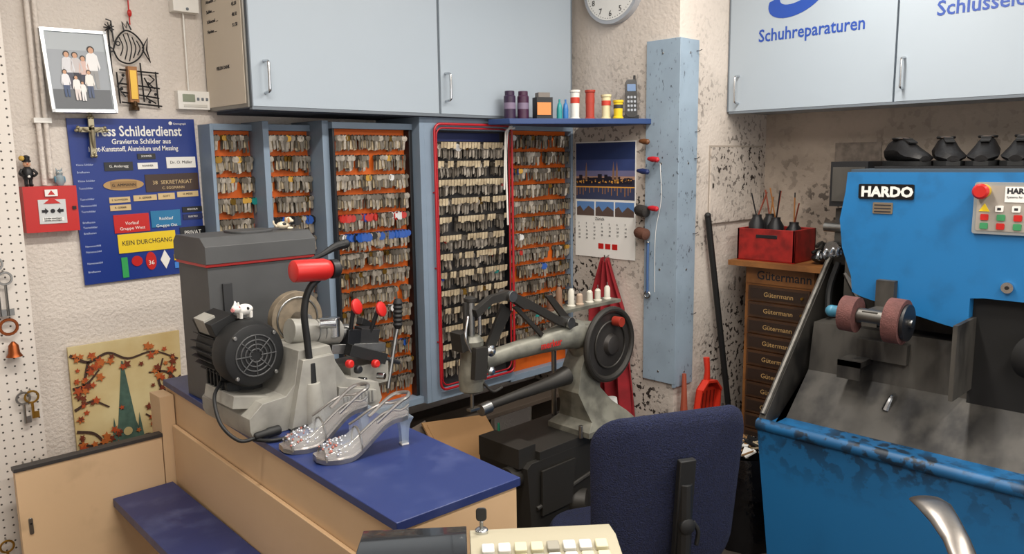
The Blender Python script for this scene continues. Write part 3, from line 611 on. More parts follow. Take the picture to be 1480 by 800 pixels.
k.cyl((.995,1.74,1.215),(1.03,1.72,1.215),.014,CHROME)
k.obox((1.12,1.80,1.125),(.17,.09,.025),STEEL,(0,8,0)); k.obox((1.10,1.78,1.155),(.05,.05,.045),DARK,(0,10,15)); k.obox((1.165,1.79,1.145),(.055,.05,.05),DARK,(0,10,-10))
k.obox((1.13,1.74,1.11),(.12,.03,.03),RUB,(0,22,0)); k.obox((1.20,1.84,1.165),(.07,.02,.02),RUB,(0,30,20))
for x,y,z,x2,z2 in ((1.095,1.76,1.17,1.102,1.245),(1.165,1.77,1.16,1.185,1.225)):
    k.tube([(x,y,z),(x2,y-.015,z2)],.006,RUB,n=8,smooth=False)
    k.lathe((x2-.004,y-.03,z2+.0),(.45,-1,.3),[(.016,-.004),(.021,0),(.021,.006),(.014,.009)],RED,20)
for x,z in ((1.06,1.10),(1.085,1.08),(1.14,1.085)): k.lathe((x,1.72,z),(.2,-1,.1),[(.011,0),(.011,.012),(.008,.015)],RED if x!=1.085 else DARK,14)
for x in (1.03,1.09,1.15): k.cyl((x,1.72,1.05),(x+.01,1.70,1.05),.009,CHROME,n=14)
k.obox((1.14,1.80,1.05),(.12,.12,.06),GREY,(0,0,0)); k.cyl((1.16,1.735,1.10),(1.25,1.76,1.06),.007,STEEL,n=10)
k.tube([(1.195,1.74,1.00),(1.215,1.745,1.07),(1.235,1.75,1.14),(1.245,1.75,1.17)],.006,STEEL,n=8)
k.lathe((1.243,1.75,1.16),(.05,0,1),[(.008,0)]+[(.011+.003*(i%2),.006+.006*i) for i in range(12)]+[(.009,.084)],RUB,14)
k.lathe((.925,1.67,.981),(0,0,1),[(.028,0),(.026,.02),(.022,.10),(.020,.108)],GREY,20)
k.lathe((.925,1.67,1.088),(0,0,1),[(.013,0),(.012,.05),(.009,.052)],RUB,14)
k.tube([(.925,1.67,1.10),(.918,1.67,1.20),(.915,1.67,1.27),(.935,1.67,1.325),(.985,1.67,1.355),(1.01,1.67,1.358)],.0085,RUB,n=12)
k.lathe((.885,1.665,1.368),(1,0,-.05),[(.018,0),(.026,.004),(.027,.012),(.027,.085),(.022,.10),(.018,.103)],RED,24)
k.lathe((.988,1.665,1.363),(1,0,-.05),[(.024,0),(.024,.018),(.012,.028)],DARK,20)
k.tube([(.93,1.68,1.385),(.985,1.70,1.395),(1.03,1.71,1.41),(1.06,1.71,1.415)],[.004,.006,.010,.011],RUB,n=10); k.sphere((1.062,1.71,1.416),.012,RUB,12,8)
k.tube([(.755,1.80,1.10),(.715,1.75,1.08),(.705,1.70,1.03),(.73,1.665,.993),(.77,1.66,.990)],.0045,RUB,n=8)
k.lathe((.765,1.66,.994),(1,-.02,.03),[(.006,0),(.009,.004),(.010,.03),(.012,.034),(.012,.06),(.010,.064)],RUB,14)
k.tube([(.765,1.665,.986),(.79,1.63,.986),(.83,1.625,.986),(.87,1.66,.986),(.93,1.655,.986)],.0045,RUB,n=8)
k.done()
o=Obj('pig_figurine'); o.M=Matrix.Translation((.82,1.79,1.25)); PW=mat('porcelain','#E2E0DB',.25)
o.sphere((0,0,.02),(.022,.014,.014),PW); o.sphere((-.022,-.006,.026),(.012,.011,.011),PW); o.lathe((-.032,-.010,.024),(-1,-.4,0),[(.005,0),(.005,.004)],mat('pink','#d98a8a',.5),10)
for s_ in (-1,1): o.lathe((-.02,.007*s_-.004,.034),(0,.3*s_,1),[(.005,0),(.001,.009)],PW,8); o.lathe((-.012,.007*s_,0),(0,0,1),[(.004,0),(.005,.014)],PW,8); o.lathe((.013,.007*s_,0),(0,0,1),[(.004,0),(.005,.014)],PW,8)
o.sphere((.004,-.012,.024),.004,DARK,8,6); o.sphere((-.018,-.015,.030),.002,RED,6,4); o.done()
o=Obj('ceramic_dog_figurine'); o.M=Matrix.Translation((1.075,2.06,1.4325))@Matrix.Scale(.9,4); CF=mat('ceramic_cream','#D4C8B0',.4)
o.sphere((0,0,.014),(.022,.014,.012),CF); o.sphere((.018,-.006,.03),(.011,.010,.010),CF); o.sphere((.027,-.010,.027),(.006,.005,.005),CF); o.sphere((.033,-.012,.028),.002,DARK,6,5)
for s_ in (-1,1): o.sphere((.014,.010*s_-.004,.03),(.004,.003,.009),mat('tanear','#a8794e',.5),8,6); o.sphere((.016,.010*s_-.008,.005),(.010,.004,.004),CF,8,6)
o.tube([(-.02,0,.01),(-.03,0,.02),(-.032,0,.03)],.003,CF,n=6); o.sphere((.0,-.011,.018),(.008,.004,.006),mat('spotblack','#222222',.5),8,6); o.done()
# ------------------------------------------------------------------ clear sandals
CLR=mat('clear_vinyl','#DDE3E6',.06,0,alpha=.20,coat=.8); SIL=mat('silver_leather','#A09D9A',.28,.8,var=.2,vscale=50); CRY=mat('crystal','#D9DCE2',.06,.75); LUC=mat('lucite_heel','#A9BACC',.05,0,alpha=.45,coat=1)
def sandal(tx,ty,hx,hy,z):
    s=Obj('clear_heel_sandal'); d=Vector((hx-tx,hy-ty,0)); L=d.length; ang=math.atan2(d.y,d.x)
    s.M=Matrix.Translation((tx,ty,z))@Matrix.Rotation(ang,4,'Z'); Ls=L
    def zc(t): 
        if t<.30: return .006+ .004*max(0,(.08-t)/.08)
        if t>.86: return .070
        q=(t-.30)/.56; return .006+.064*(q*q*(3-2*q))
    def wd(t):
        K=[(0,.014),(.06,.030),(.2,.043),(.32,.042),(.5,.032),(.7,.027),(.88,.030),(.97,.022),(1,.010)]
        for i in range(len(K)-1):
            if t<=K[i+1][0]: a=(t-K[i][0])/(K[i+1][0]-K[i][0]); return K[i][1]+(K[i+1][1]-K[i][1])*a
        return .01
    N=28; sec=[];sec2=[]
    for i in range(N+1):
        t=i/N; x=t*Ls; w=wd(t); zz=zc(t)
        sec.append([Vector((x,-w,zz-.006)),Vector((x,w,zz-.006)),Vector((x,w*1.02,zz+.004)),Vector((x,-w*1.02,zz+.004))])
        w2=w*.9; sec2.append([Vector((x,-w2,zz+.004)),Vector((x,w2,zz+.004)),Vector((x,w2*.95,zz+.007)),Vector((x,-w2*.95,zz+.007))])
    s.loft(sec,SIL); s.loft(sec2,mat('insole_grey','#8f8783',.2,.4))
    t0,t1,hh=.08,.44,.046; sc=[]
    for i in range(9):
        t=t0+(t1-t0)*i/8; w=wd(t); h=hh*(.5+.5*i/8); zz=zc(t)
        sc.append([Vector((t*Ls,w*math.cos(a),zz+h*math.sin(a))) for a in [math.pi*j/12 for j in range(13)]])
    s.loft(sc,CLR,closed=False,caps=False)
    for e in (0,-1): s.tube(sc[e],.0024,SIL,n=6,smooth=False)
    for j in range(60):
        i=random.randint(0,5); a=random.randint(2,10); p=sc[i][a]; s.sphere(p+Vector((random.uniform(-.004,.004),random.uniform(-.004,.004),.002)),random.uniform(.0018,.0038),CRY if j%4 else mat('crystal_pink','#B97a6e',.1,.5),6,4)
    for sg in (-1,1):
        lo=[Vector((t*Ls,sg*wd(t),zc(t))) for t in [.42+.56*i/10 for i in range(11)]]
        hi=[v+Vector((0,0,.020+.024*abs(math.cos(math.pi*.6*i/10)))) for i,v in enumerate(lo)]
        s.loft([lo,hi],CLR,closed=False,caps=False); s.tube(hi,.0028,SIL,n=6,smooth=False)
    hp=[Vector((.62*Ls,-.026,.072)),Vector((.86*Ls,-.027,.108)),Vector((.97*Ls,-.02,.116)),Vector((1.02*Ls,0,.119)),Vector((.97*Ls,.02,.116)),Vector((.86*Ls,.027,.108)),Vector((.62*Ls,.026,.072))]
    s.tube(hp,.0045,SIL,n=8)
    bk=[Vector((.97*Ls,-.02,.074)),Vector((1.0*Ls,-.012,.074)),Vector((1.012*Ls,0,.074)),Vector((1.0*Ls,.012,.074)),Vector((.97*Ls,.02,.074))]; s.loft([bk,[v+Vector((.002,0,.043)) for v in bk]],CLR,closed=False,caps=False)
    s.loft([[Vector((Ls*.955+a,b,h)) for a,b in ((-r,-r),(r,-r),(r,r),(-r,r))] for r,h in ((.008,.004),(.009,.03),(.012,.050),(.018,.066))],LUC)
    s.obox((Ls*.955,0,.002),(.017,.017,.004),WHITE)
    s.done()
sandal(.800,1.450,1.012,1.400,.9805)
sandal(.778,1.558,.985,1.525,.9805)
# ------------------------------------------------------------------ sewing machine
s=Obj('cylinder_arm_sewing_machine',bevel=.002); SG=mat('sewing_grey','#86857a',.4,.3,hex2='#67665e',vscale=20); SD=mat('iron_dark','#34322f',.5,.4)
yA=1.80
s.tube([(1.60,yA,.985),(1.70,yA,.995),(1.85,yA,1.0),(1.98,yA,1.005),(2.06,yA,1.0)],[.030,.028,.034,.046,.055],SG,n=20)
s.text(FB(1.755),1.82,.995,'merkur',.034,RED,d=.006,bold=.0006)
s.lathe((1.555,yA,.90),(0,0,1),[(.032,0),(.040,.006),(.042,.05),(.036,.09),(.034,.14),(.040,.15),(.040,.165),(.028,.18)],SG,24)
s.cyl((1.555,yA,1.08),(1.555,yA,1.20),.014,STEEL); s.cyl((1.58,yA-.015,1.08),(1.58,yA-.015,1.17),.006,CHROME); s.cyl((1.525,yA-.01,1.07),(1.525,yA-.01,1.19),.007,SD)
s.lathe((1.555,yA,1.185),(0,0,1),[(.012,0),(.02,.004),(.02,.014),(.01,.02)],SD,16)
s.obox((1.55,yA-.045,1.00),(.05,.02,.10),SD,(0,5,0)); s.lathe((1.60,yA-.04,1.03),(0,-1,0),[(.018,0),(.018,.008),(.010,.012),(.006,.02)],CHROME,16); s.lathe((1.60,yA-.04,.965),(0,-1,0),[(.014,0),(.014,.008),(.006,.014)],CHROME,16)
s.obox((1.51,yA,1.07),(.03,.05,.06),SD,(0,-8,0)); s.cyl((1.555,yA,.90),(1.555,yA,.845),.006,STEEL,n=10); s.obox((1.56,yA,.84),(.04,.02,.008),STEEL)
s.tube([(1.52,yA-.03,1.15),(1.50,yA-.04,1.09),(1.52,yA-.04,1.04)],.004,CHROME,n=6); s.tube([(1.57,yA-.04,.93),(1.60,yA-.05,.90),(1.64,yA-.05,.905)],.005,SD,n=6)
s.prism(FB(yA-.02),[(1.55,1.165),(1.62,1.20),(1.70,1.208),(1.78,1.17),(1.93,1.09),(2.03,1.05),(2.03,1.02),(1.93,1.06),(1.80,1.13),(1.76,1.14),(1.70,1.18),(1.62,1.175),(1.56,1.14)],-.01,.012,SD)
s.prism(FB(yA-.02),[(1.72,1.15),(1.74,1.15),(1.86,1.04),(1.85,1.03)],-.006,.006,SD); s.prism(FB(yA-.02),[(1.90,1.16),(1.93,1.16),(2.02,1.07),(2.0,1.05)],-.03,-.02,SD)
s.cyl((1.70,yA+.01,1.19),(1.70,yA-.045,1.19),.018,STEEL); s.cyl((1.98,yA+.01,1.06),(1.98,yA-.045,1.06),.02,STEEL)
s.prism(FB(yA+.01),[(1.62,1.02),(1.66,1.02),(1.74,1.13),(1.70,1.16)],-.006,.006,SD)
Wc=(2.165,1.735,.955)
s.torus(Wc,(0,1,0),.128,.012,SD,n=48,k=10); s.lathe((Wc[0],Wc[1]+.01,Wc[2]),(0,-1,0),[(.122,0),(.122,.008),(.04,.014),(.034,.03),(.02,.034)],mat('wheel_face','#403d3b',.45,.5,var=.2,vscale=12),48)
s.torus((Wc[0],Wc[1]-.004,Wc[2]),(0,1,0),.085,.004,SD,n=40,k=6)
s.cyl((Wc[0]+.02,Wc[1]-.005,1.04),(Wc[0]+.02,Wc[1]-.04,1.04),.018,mat('knob_redwood','#8e2f22',.4)); s.cyl((Wc[0],1.74,Wc[2]),(Wc[0],1.84,Wc[2]),.02,STEEL)
s.lathe((2.10,yA,.975),(0,0,1),[(.05,-.06),(.06,-.03),(.062,.03),(.045,.06)],SG,20)
s.tube([(1.62,yA,.835),(1.75,yA,.842),(1.92,yA,.85),(2.0,yA,.86)],[.014,.017,.024,.035],SD,n=14); s.cyl((1.59,yA,.828),(1.63,yA,.832),.02,STEEL)
s.loft([[Vector((cx+a*w,yA+b*dp,z)) for a,b in ((-1,-1),(1,-1),(1,1),(-1,1))] for cx,w,dp,z in ((2.12,.055,.045,.95),(2.09,.06,.045,.88),(2.07,.06,.05,.80),(2.11,.075,.06,.74),(2.15,.10,.08,.69),(2.14,.13,.10,.665),(2.14,.13,.10,.645))],SG)
s.box(1.80,2.30,1.74,1.99,.615,.645,SD)
s.prism(FB(1.74),[(1.77,.0),(2.12,.0),(2.12,.30),(2.09,.60),(2.08,.615),(1.76,.615),(1.74,.60),(1.77,.25)],-.24,0,SD)
s.prism(FB(1.735),[(1.80,.42),(1.95,.42),(1.97,.58),(1.80,.58)],0,.008,SD); s.box(1.72,1.80,1.76,1.96,.60,.67,SD); s.cyl((1.70,1.80,.56),(1.78,1.80,.56),.04,SD); s.cyl((1.97,1.80,.40),(2.02,1.72,.40),.05,SD)
for z in (.15,.30,.45): s.cyl((1.78,1.735,z),(2.08,1.735,z+.05),.008,SD,n=8)
s.cyl((2.0,1.73,.645),(2.0,1.73,.69),.008,STEEL,n=8)
s.tube([(1.72,1.78,.56),(1.66,1.76,.40),(1.72,1.74,.25)],.006,SD,n=6)
s.box(2.06,2.48,1.93,2.01,1.045,1.058,SG); s.cyl((2.12,1.97,.645),(2.12,1.97,1.045),.01,STEEL,n=10)
for x,c,h in ((2.10,'#5a3a2a',.065),(2.15,'#7a5a44',.085),(2.22,'#C9C5B8',.07),(2.27,'#B09a86',.045),(2.33,'#C9C5B8',.05),(2.38,'#c5c0b2',.05),(2.44,'#C9C5B8',.055)):
    s.lathe((x,1.97,1.058),(0,0,1),[(.017,0),(.017,.005),(.013,.007),(.012,h*.85),(.006,h)],mat('sp'+c,c,.7),14)
    s.cyl((x,1.97,1.058+h-.002),(x,1.97,1.058+h+.015),.002,STEEL,n=6)
s.lathe((2.235,1.78,.6465),(0,0,1),[(.034,0),(.034,.006),(.030,.008)],WOOD,20); s.lathe((2.235,1.78,.6545),(0,0,1),[(.024,0),(.025,.03),(.020,.075),(.010,.078)],PAPER,20)
s.done()
# red apron
o=Obj('red_apron'); RC=mat('red_cloth','#8f1620',.85,var=.3,vscale=14)
secs=[]
for i in range(11):
    t=i/10; z=1.17-.73*t; half=.02+.075*min(1,t*3.2)+.02*t; cy=2.215-.05*t; row=[]
    for j in range(21):
        a=j/20; row.append(Vector((2.725-.024*math.cos(a*math.pi*6+i*.3)*min(1,t*2+.3)-.01*t,cy-half+2*half*a,z+.012*math.sin(a*9))))
    secs.append(row)
o.loft([[v for v in r_]+[v+Vector((.008,0,0)) for v in reversed(r_)] for r_ in secs],RC); o.tube([(2.758,2.215,1.19),(2.73,2.215,1.18),(2.722,2.215,1.192)],.003,STEEL,n=6); o.done()
# ------------------------------------------------------------------ clutter below key rack
CB=mat('cardboard','#96724a',.8,var=.1,vscale=5)
BD=mat('bench_dark','#4b4036',.7)
o=Obj('low_storage_bench',bevel=.002); o.box(1.16,2.75,2.42,2.69,0,.02,DARK); o.box(1.16,2.75,2.42,2.69,.50,.52,BD)
for x in (1.16,1.68,2.2,2.73): o.box(x,x+.02,2.42,2.69,.02,.50,BD)
o.done()
def sheet(name,c,size,rot,m): q=Obj(name,bevel=.001); q.obox(c,size,m,rot); q.obox((c[0],c[1]-.004,c[2]),(size[0]*.9,size[1],size[2]*.9),m,rot); q.done()
sheet('cardboard_sheet',(1.95,2.30,.50),(.34,.008,.22),(-50,8,0),CB); sheet('cardboard_sheet',(1.72,2.36,.50),(.25,.008,.16),(-30,-10,5),mat('card2','#5d5248',.8))
o=Obj('parts_bin',bevel=.003); BN=mat('bin_dark','#2d2b2a',.7); o.box(1.55,2.3,2.0,2.38,0,.02,BN)
for a in ((1.55,1.565,2.0,2.38),(2.285,2.3,2.0,2.38),(1.55,2.3,2.0,2.015),(1.55,2.3,2.365,2.38)): o.box(a[0],a[1],a[2],a[3],0,.30,BN)
o.box(1.565,2.285,2.015,2.365,.25,.285,DARK); o.done()
o=Obj('green_oil_can'); o.lathe((2.02,2.18,.286),(0,0,1),[(.04,0),(.04,.12),(.015,.15),(.008,.24),(.005,.30)],mat('oil_green','#1f6b52',.4),18); o.torus((2.02,2.18,.36),(0,0,1),.041,.002,STEEL); o.done()
o=Obj('white_cable_coil'); 
for i in range(4): o.tube([(1.78+.03*i,2.15,.30),(1.85,2.10,.40+.02*i),(1.92,2.11,.38),(1.95-.02*i,2.2,.30)],.004,WHITE,n=6)
o.done()
o=Obj('paper_roll'); o.lathe((1.62,2.2,.316),(1,.1,.12),[(.03,0),(.03,.12)],PAPER,18); o.lathe((1.618,2.2,.316),(1,.1,.12),[(.012,-.002),(.012,.002)],CB,12); o.done()
# ------------------------------------------------------------------ drawers, red box
o=Obj('thread_drawer_cabinet',bevel=.002); WD=mat('drawer_wood','#4d3422',.5,hex2='#38261a',vscale=10); WT=mat('oak_top','#8F5E31',.5,hex2='#704725',vscale=10)
o.box(3.165,3.49,1.43,1.755,0.0,1.145,WT); o.box(3.10,3.495,1.36,1.81,1.145,1.168,WT)
F=FX(3.165); o.rect(F,-1.75,1.065,-1.435,1.145,0,.006,WT); o.text(F,-1.70,1.085,'Gütermann',.055,INK,d=.007,bold=.0006)
z=1.055
while z>.1:
    o.rect(F,-1.735,z-.066,-1.45,z,0,.012,WD); o.rect(F,-1.725,z-.056,-1.46,z-.010,.012,.014,mat('drawer_face','#2f2119',.5)); o.text(F,-1.66,z-.045,'Gütermann',.03,mat('drawer_letter','#B3925f',.6),d=.0145)
    o.cyl((3.153,1.48,z-.033),(3.14,1.48,z-.033),.006,BRASS,n=10); z-=.074
o.done()
o=Obj('red_storage_crate',bevel=.003); CR=mat('crate_red','#9c1f1a',.5,var=.5,vscale=20); o.box(3.14,3.34,1.52,1.79,1.169,1.175,RED)
for a in ((3.14,3.15,1.52,1.79),(3.33,3.34,1.52,1.79),(3.14,3.34,1.52,1.53),(3.14,3.34,1.78,1.79)): o.box(a[0],a[1],a[2],a[3],1.17,1.31,CR)
o.box(3.138,3.141,1.60,1.70,1.27,1.285,DARK); o.done()
o=Obj('glue_pots_and_brushes'); 
for x,y,h in ((3.20,1.73,.18),(3.22,1.65,.17),(3.25,1.58,.15),(3.28,1.71,.18)):
    o.lathe((x,y,1.176),(0,0,1),[(.033,0),(.035,h*.85),(.02,h),(.02,h+.012)],DARK,16)
    for j in range(3): dx,dy=random.uniform(-.04,.04),random.uniform(-.05,.05); o.cyl((x,y,1.18+h-.01),(x+dx,y+dy,1.18+h+random.uniform(.08,.14)),.0035,[WOOD,DARK,mat('brush_red','#7b3a2a',.6)][j%3],n=6)
o.done()
o=Obj('tool_pile'); 
for i in range(18):
    a=random.uniform(0,3.14); x=random.uniform(3.18,3.34); y=random.uniform(1.42,1.455); zz=1.178+random.uniform(0,.07)
    o.tube([(x-.045*math.cos(a),y-.03*math.sin(a),zz),(x,y,zz+.012),(x+.045*math.cos(a),y+.03*math.sin(a),zz)],.007,[DARK,SD,RUB][i%3],n=6)
o.sphere((3.25,1.44,1.195),(.08,.045,.025),DARK); o.done()
# broom and dustpan
o=Obj('broom'); o.cyl((2.963,1.835,1.372),(3.20,1.80,.16),.0135,RUB,n=14); o.sphere((2.963,1.835,1.372),.0145,RUB,12,8); o.obox((3.205,1.79,.14),(.26,.05,.05),WOOD,(0,11,0)); 
for i in range(24): o.cyl((3.085+i*.0103,1.79,.12),(3.075+i*.011,1.785+.01*(i%3),.002),.006,DARK,n=6)
o.done()
o=Obj('red_dustpan'); RP=mat('dustpan_red','#C8321f',.4)
o.M=Matrix.Translation((2.905,1.80,.595))@Matrix.Rotation(rad(8),4,'Y'); F=Frame((0,0,0),(1,0,0),(0,0,1))
o.prism(F,[(-.07,-.10),(.11,-.10),(.10,.02),(.05,.06),(-.02,.06),(-.06,.02)],0,.006,RP); o.prism(F,[(-.07,-.10),(-.062,-.10),(-.052,.02),(-.06,.02)],0,.03,RP); o.prism(F,[(.11,-.10),(.10,-.10),(.092,.02),(.10,.02)],0,.03,RP); o.prism(F,[(-.06,.02),(-.02,.06),(.05,.06),(.10,.02),(.095,.01),(.048,.05),(-.018,.05),(-.055,.01)],0,.035,RP)
for i in range(5): o.box(-.045+i*.03,-.04+i*.03,-.009,-.006,-.09,.01,mat('dustpan_dark','#7a1c12',.5))
o.tube([(.0,-.01,.05),(-.01,-.015,.10),(-.02,-.01,.16)],[.016,.012,.014],RP,n=10); o.done()
o=Obj('hand_brush'); o.tube([(2.79,1.825,.70),(2.785,1.82,.60),(2.785,1.82,.50)],[.009,.013,.018],mat('brush_wood_red','#9a4a34',.5),n=10); o.box(2.767,2.80,1.80,1.84,.36,.51,DARK); o.done()
# trash bin
o=Obj('waste_bin'); BAG=mat('bin_bag','#0d0d10',.22,bump=.8,bscale=25)
secs=[]
for h,r in ((0,.115),(.2,.125),(.40,.14),(.42,.150),(.40,.158),(.25,.150)):
    secs.append([Vector((2.86+(r+.006*math.sin(7*t+h*20))*math.cos(t),1.55+(r+.006*math.sin(7*t+h*20))*math.sin(t),h)) for t in [2*math.pi*i/40 for i in range(40)]])
o.loft(secs,BAG); 
for i in range(40):
    a=random.random()*6.3; r=random.random()*.12; o.obox((2.86+r*math.cos(a),1.55+r*math.sin(a),.42+random.random()*.03),(.05,.03,.006),[CARD,DARK,CB,PAPER][i%4],(random.random()*60-30,random.random()*60-30,random.random()*180))
o.done()
# ------------------------------------------------------------------ shoe finishing machine
h=Obj('shoe_finishing_machine',bevel=.006)
h.add([(2.5,-.4,0),(2.5,1.245,0),(2.5,1.325,.67),(2.5,-.4,.67),(3.45,-.4,0),(3.45,1.245,0),(3.45,1.325,.67),(3.45,-.4,.67)],[(0,3,2,1),(4,5,6,7),(1,2,6,5),(0,1,5,4),(0,4,7,3),(3,7,6,2)],HBL2)
h.tube([(2.508,1.325,.668),(2.505,.9,.668),(2.505,.4,.668),(2.505,-.4,.668)],.022,HBL2,n=12,smooth=False)
side=Frame((0,1.30,0),(1,0,0),(0,0,1))
h.prism(side,[(2.50,.66),(2.52,.70),(3.0,1.21),(3.04,1.24),(3.45,1.24),(3.45,.66)],-.025,0,GRIME)
h.tube([(2.515,1.312,.705),(3.0,1.312,1.215),(3.06,1.312,1.245)],.010,mat('worn_edge','#6e6b66',.45,.6,var=.4,vscale=25),n=8,smooth=False)
deck=Frame((0,0,0),(1,0,0),(0,0,1))
h.prism(deck,[(2.53,.66),(2.60,.64),(2.80,.82),(2.83,1.0),(2.95,1.0),(2.95,.64)],-1.28,.40,GRIME)
h.box(2.94,3.42,-.4,1.22,.66,1.50,GRIME)
h.box(2.79,2.96,.93,1.10,.90,.97,GRIME)
h.box(2.70,2.86,1.05,1.13,.885,.905,GRIME); h.box(2.70,2.705,1.05,1.13,.84,.905,GRIME)
f_=FX(2.75)
hd=[(1.148,1.565),(1.152,1.50),(1.168,1.40),(1.155,1.30),(1.118,1.20),(1.112,1.145),(1.08,1.132),(.95,1.100),(.80,1.068),(.755,1.062),(.738,1.072),(.738,1.165),(.70,1.17),(-.4,1.17),(-.4,1.565)]
h.prism(f_,[(-y,z) for y,z in hd],-.45,0,HBL)
h.box(2.76,3.25,-.4,1.14,1.562,1.575,mat('machine_top','#3c4a55',.5))
BK=mat('cavity_black','#100f0e',.8)
h.box(2.79,2.83,-.4,.737,.80,1.172,BK); h.box(2.60,2.79,.725,.738,.86,1.10,GRIME)
h.cyl((2.77,.56,1.0),(2.72,.50,1.0),.07,BK,n=30); h.cyl((2.74,.55,1.01),(2.68,.48,1.01),.045,GRIME,n=24); h.cyl((2.70,.50,1.01),(2.66,.45,1.01),.014,STEEL)
h.rrect(f_,-1.105,1.475,-.925,1.525,.004,0,.006,BLK); h.text(f_,-1.096,1.484,'HARDO',.046,WHITE,d=.007,bold=.0022,sx=1.03)
h.rrect(f_,-1.055,1.425,-.99,1.463,.003,0,.004,mat('type_plate','#8d7f6c',.4,.5)); 
for i in range(3): h.rect(f_,-1.05,1.43+i*.011,-.995,1.434+i*.011,.004,.005,INK)
h.rrect(f_,-.745,1.375,-.38,1.535,.008,0,.012,mat('panel_grey','#8b8f90',.4)); h.rrect(f_,-.735,1.385,-.39,1.525,.006,.012,.014,mat('panel_face','#9c958c',.45))
h.cyl((2.738,.718,1.508),(2.715,.718,1.508),.021,mat('knob_base','#C9A31f',.5)); h.lathe((2.72,.718,1.508),(-1,0,0),[(.014,0),(.022,.008),(.024,.02),(.018,.028)],RED,20)
h.rect(f_,-.66,1.475,-.50,1.522,.014,.016,PAPER); h.text(f_,-.655,1.502,'HARDO',.022,INK,d=.0165,bold=.001); h.text(f_,-.655,1.488,'Systems for shoe repair',.009,INK,d=.0165)
h.prism(f_,[(-.728,1.445),(-.698,1.445),(-.713,1.47)],.014,.016,YEL)
for r_ in range(3):
    for c_ in range(6):
        x=-.683+c_*.045 if r_==0 else -.722+c_*.045; zz=1.445-r_*.027
        m=WHITE if r_==0 else (RED if (c_+r_)%2 else mat('btn_green','#3b8a5a',.4)); h.rrect(f_,x,zz,x+.022,zz+.019,.003,.014,.018,m)
        if r_==0: h.rect(f_,x+.006,zz+.005,x+.016,zz+.013,.018,.0185,INK)
h.cyl((2.75,.635,1.212),(2.735,.635,1.212),.017,CHROME); h.cyl((2.735,.635,1.212),(2.732,.635,1.212),.006,DARK)
SW=mat('sanding_wheel','#6a423e',.8,bump=.4,bscale=200,var=.3,vscale=30); 
h.cyl((2.62,1.12,1.09),(2.62,.86,1.085),.014,STEEL)
h.cyl((2.62,1.085,1.092),(2.62,1.035,1.09),.060,SW,n=36); h.cyl((2.62,1.09,1.092),(2.62,1.085,1.092),.045,STEEL); h.cyl((2.62,1.125,1.093),(2.62,1.09,1.093),.02,mat('knob_blue','#3f7c96',.4)); h.sphere((2.62,1.125,1.093),.021,MATS['knob_blue'])
h.cyl((2.62,.935,1.088),(2.62,.885,1.086),.074,SW,n=40); h.cyl((2.62,.885,1.086),(2.62,.872,1.086),.060,DARK,n=30); h.cyl((2.62,.94,1.088),(2.62,.935,1.088),.05,STEEL)
h.cyl((2.62,1.035,1.09),(2.62,.94,1.088),.026,mat('shaft_dull','#6a6864',.4,.9))
h.obox((2.70,.99,1.085),(.2,.05,.05),GRIME); h.obox((2.76,.99,1.14),(.08,.06,.12),GRIME)
h.box(3.02,3.20,1.20,1.30,1.20,1.42,GRIME); h.box(2.98,3.3,1.17,1.31,1.43,1.60,DARK); h.rect(FX(2.98),-1.30,1.45,-1.18,1.58,0,.004,GRIME)
h.cyl((3.02,1.34,1.345),(3.02,1.20,1.345),.018,STEEL); h.cyl((2.93,1.27,1.27),(3.0,1.27,1.27),.03,CHROME); 
for i in range(4): h.torus((2.93,1.24+.025*i,1.26-.006*i),(0,1,0),.016,.006,CHROME,n=14,k=6)
h.tube([(2.95,1.25,1.22),(2.93,1.27,1.12),(2.90,1.26,1.03)],.012,RUB,n=8); h.cyl((2.95,1.22,1.18),(2.93,1.14,1.06),.012,STEEL,n=10)
h.tube([(2.76,.95,.80),(2.735,.955,.79),(2.72,.965,.75)],[.006,.008,.012],CHROME,n=8)
h.box(2.86,3.3,-.4,1.10,1.575,1.583,DARK)
h.done()
# shoes on top
LEA=mat('black_leather','#0b090a',.5,bump=.15,bscale=80,spec=.3)
def shoe(x,y,z,L=.27,ang=180):
    s=Obj('leather_shoe'); s.M=Matrix.Translation((x,y,z))@Matrix.Rotation(rad(ang),4,'Z')
    K=[(-.5,.030,.060),(-.46,.036,.078),(-.35,.038,.086),(-.15,.036,.088),(.0,.040,.080),(.15,.046,.058),(.30,.047,.042),(.42,.038,.034),(.49,.020,.022)]
    secs=[];sole=[]
    for t,w,hh in K:
        x_=t*L; row=[]
        for j in range(16):
            a=2*math.pi*j/16; c,sn=math.cos(a),math.sin(a); row.append(Vector((x_,w*c*(1 if sn<.3 else .82),.012+hh*.5+hh*.5*sn)))
        secs.append(row); sole.append([Vector((x_,-w*1.05,0)),Vector((x_,w*1.05,0)),Vector((x_,w*1.05,.016)),Vector((x_,-w*1.05,.016))])
    s.loft(secs,LEA); s.loft(sole,RUB); s.box(-.5*L,-.26*L,-.034,.034,-.0,.018,RUB)
    s.sphere((-.24*L,0,.096),(.055,.022,.006),mat('shoe_inside','#3d3028',.8),18,8)
    s.torus((-.24*L,0,.097),(0,0,1),.026,.005,LEA,n=20,k=6); s.obox((.03*L,0,.088),(.05,.03,.006),LEA,(0,18,0))
    for i in range(4): s.cyl((.0+.012*i,-.014,.095-.005*i),(.0+.012*i,.014,.095-.005*i),.0018,RUB,n=5)
    s.done()
for i,(y,a) in enumerate(((1.035,225),(.905,205),(.790,190),(.685,186))): shoe(2.99,y,1.584,.25,a)
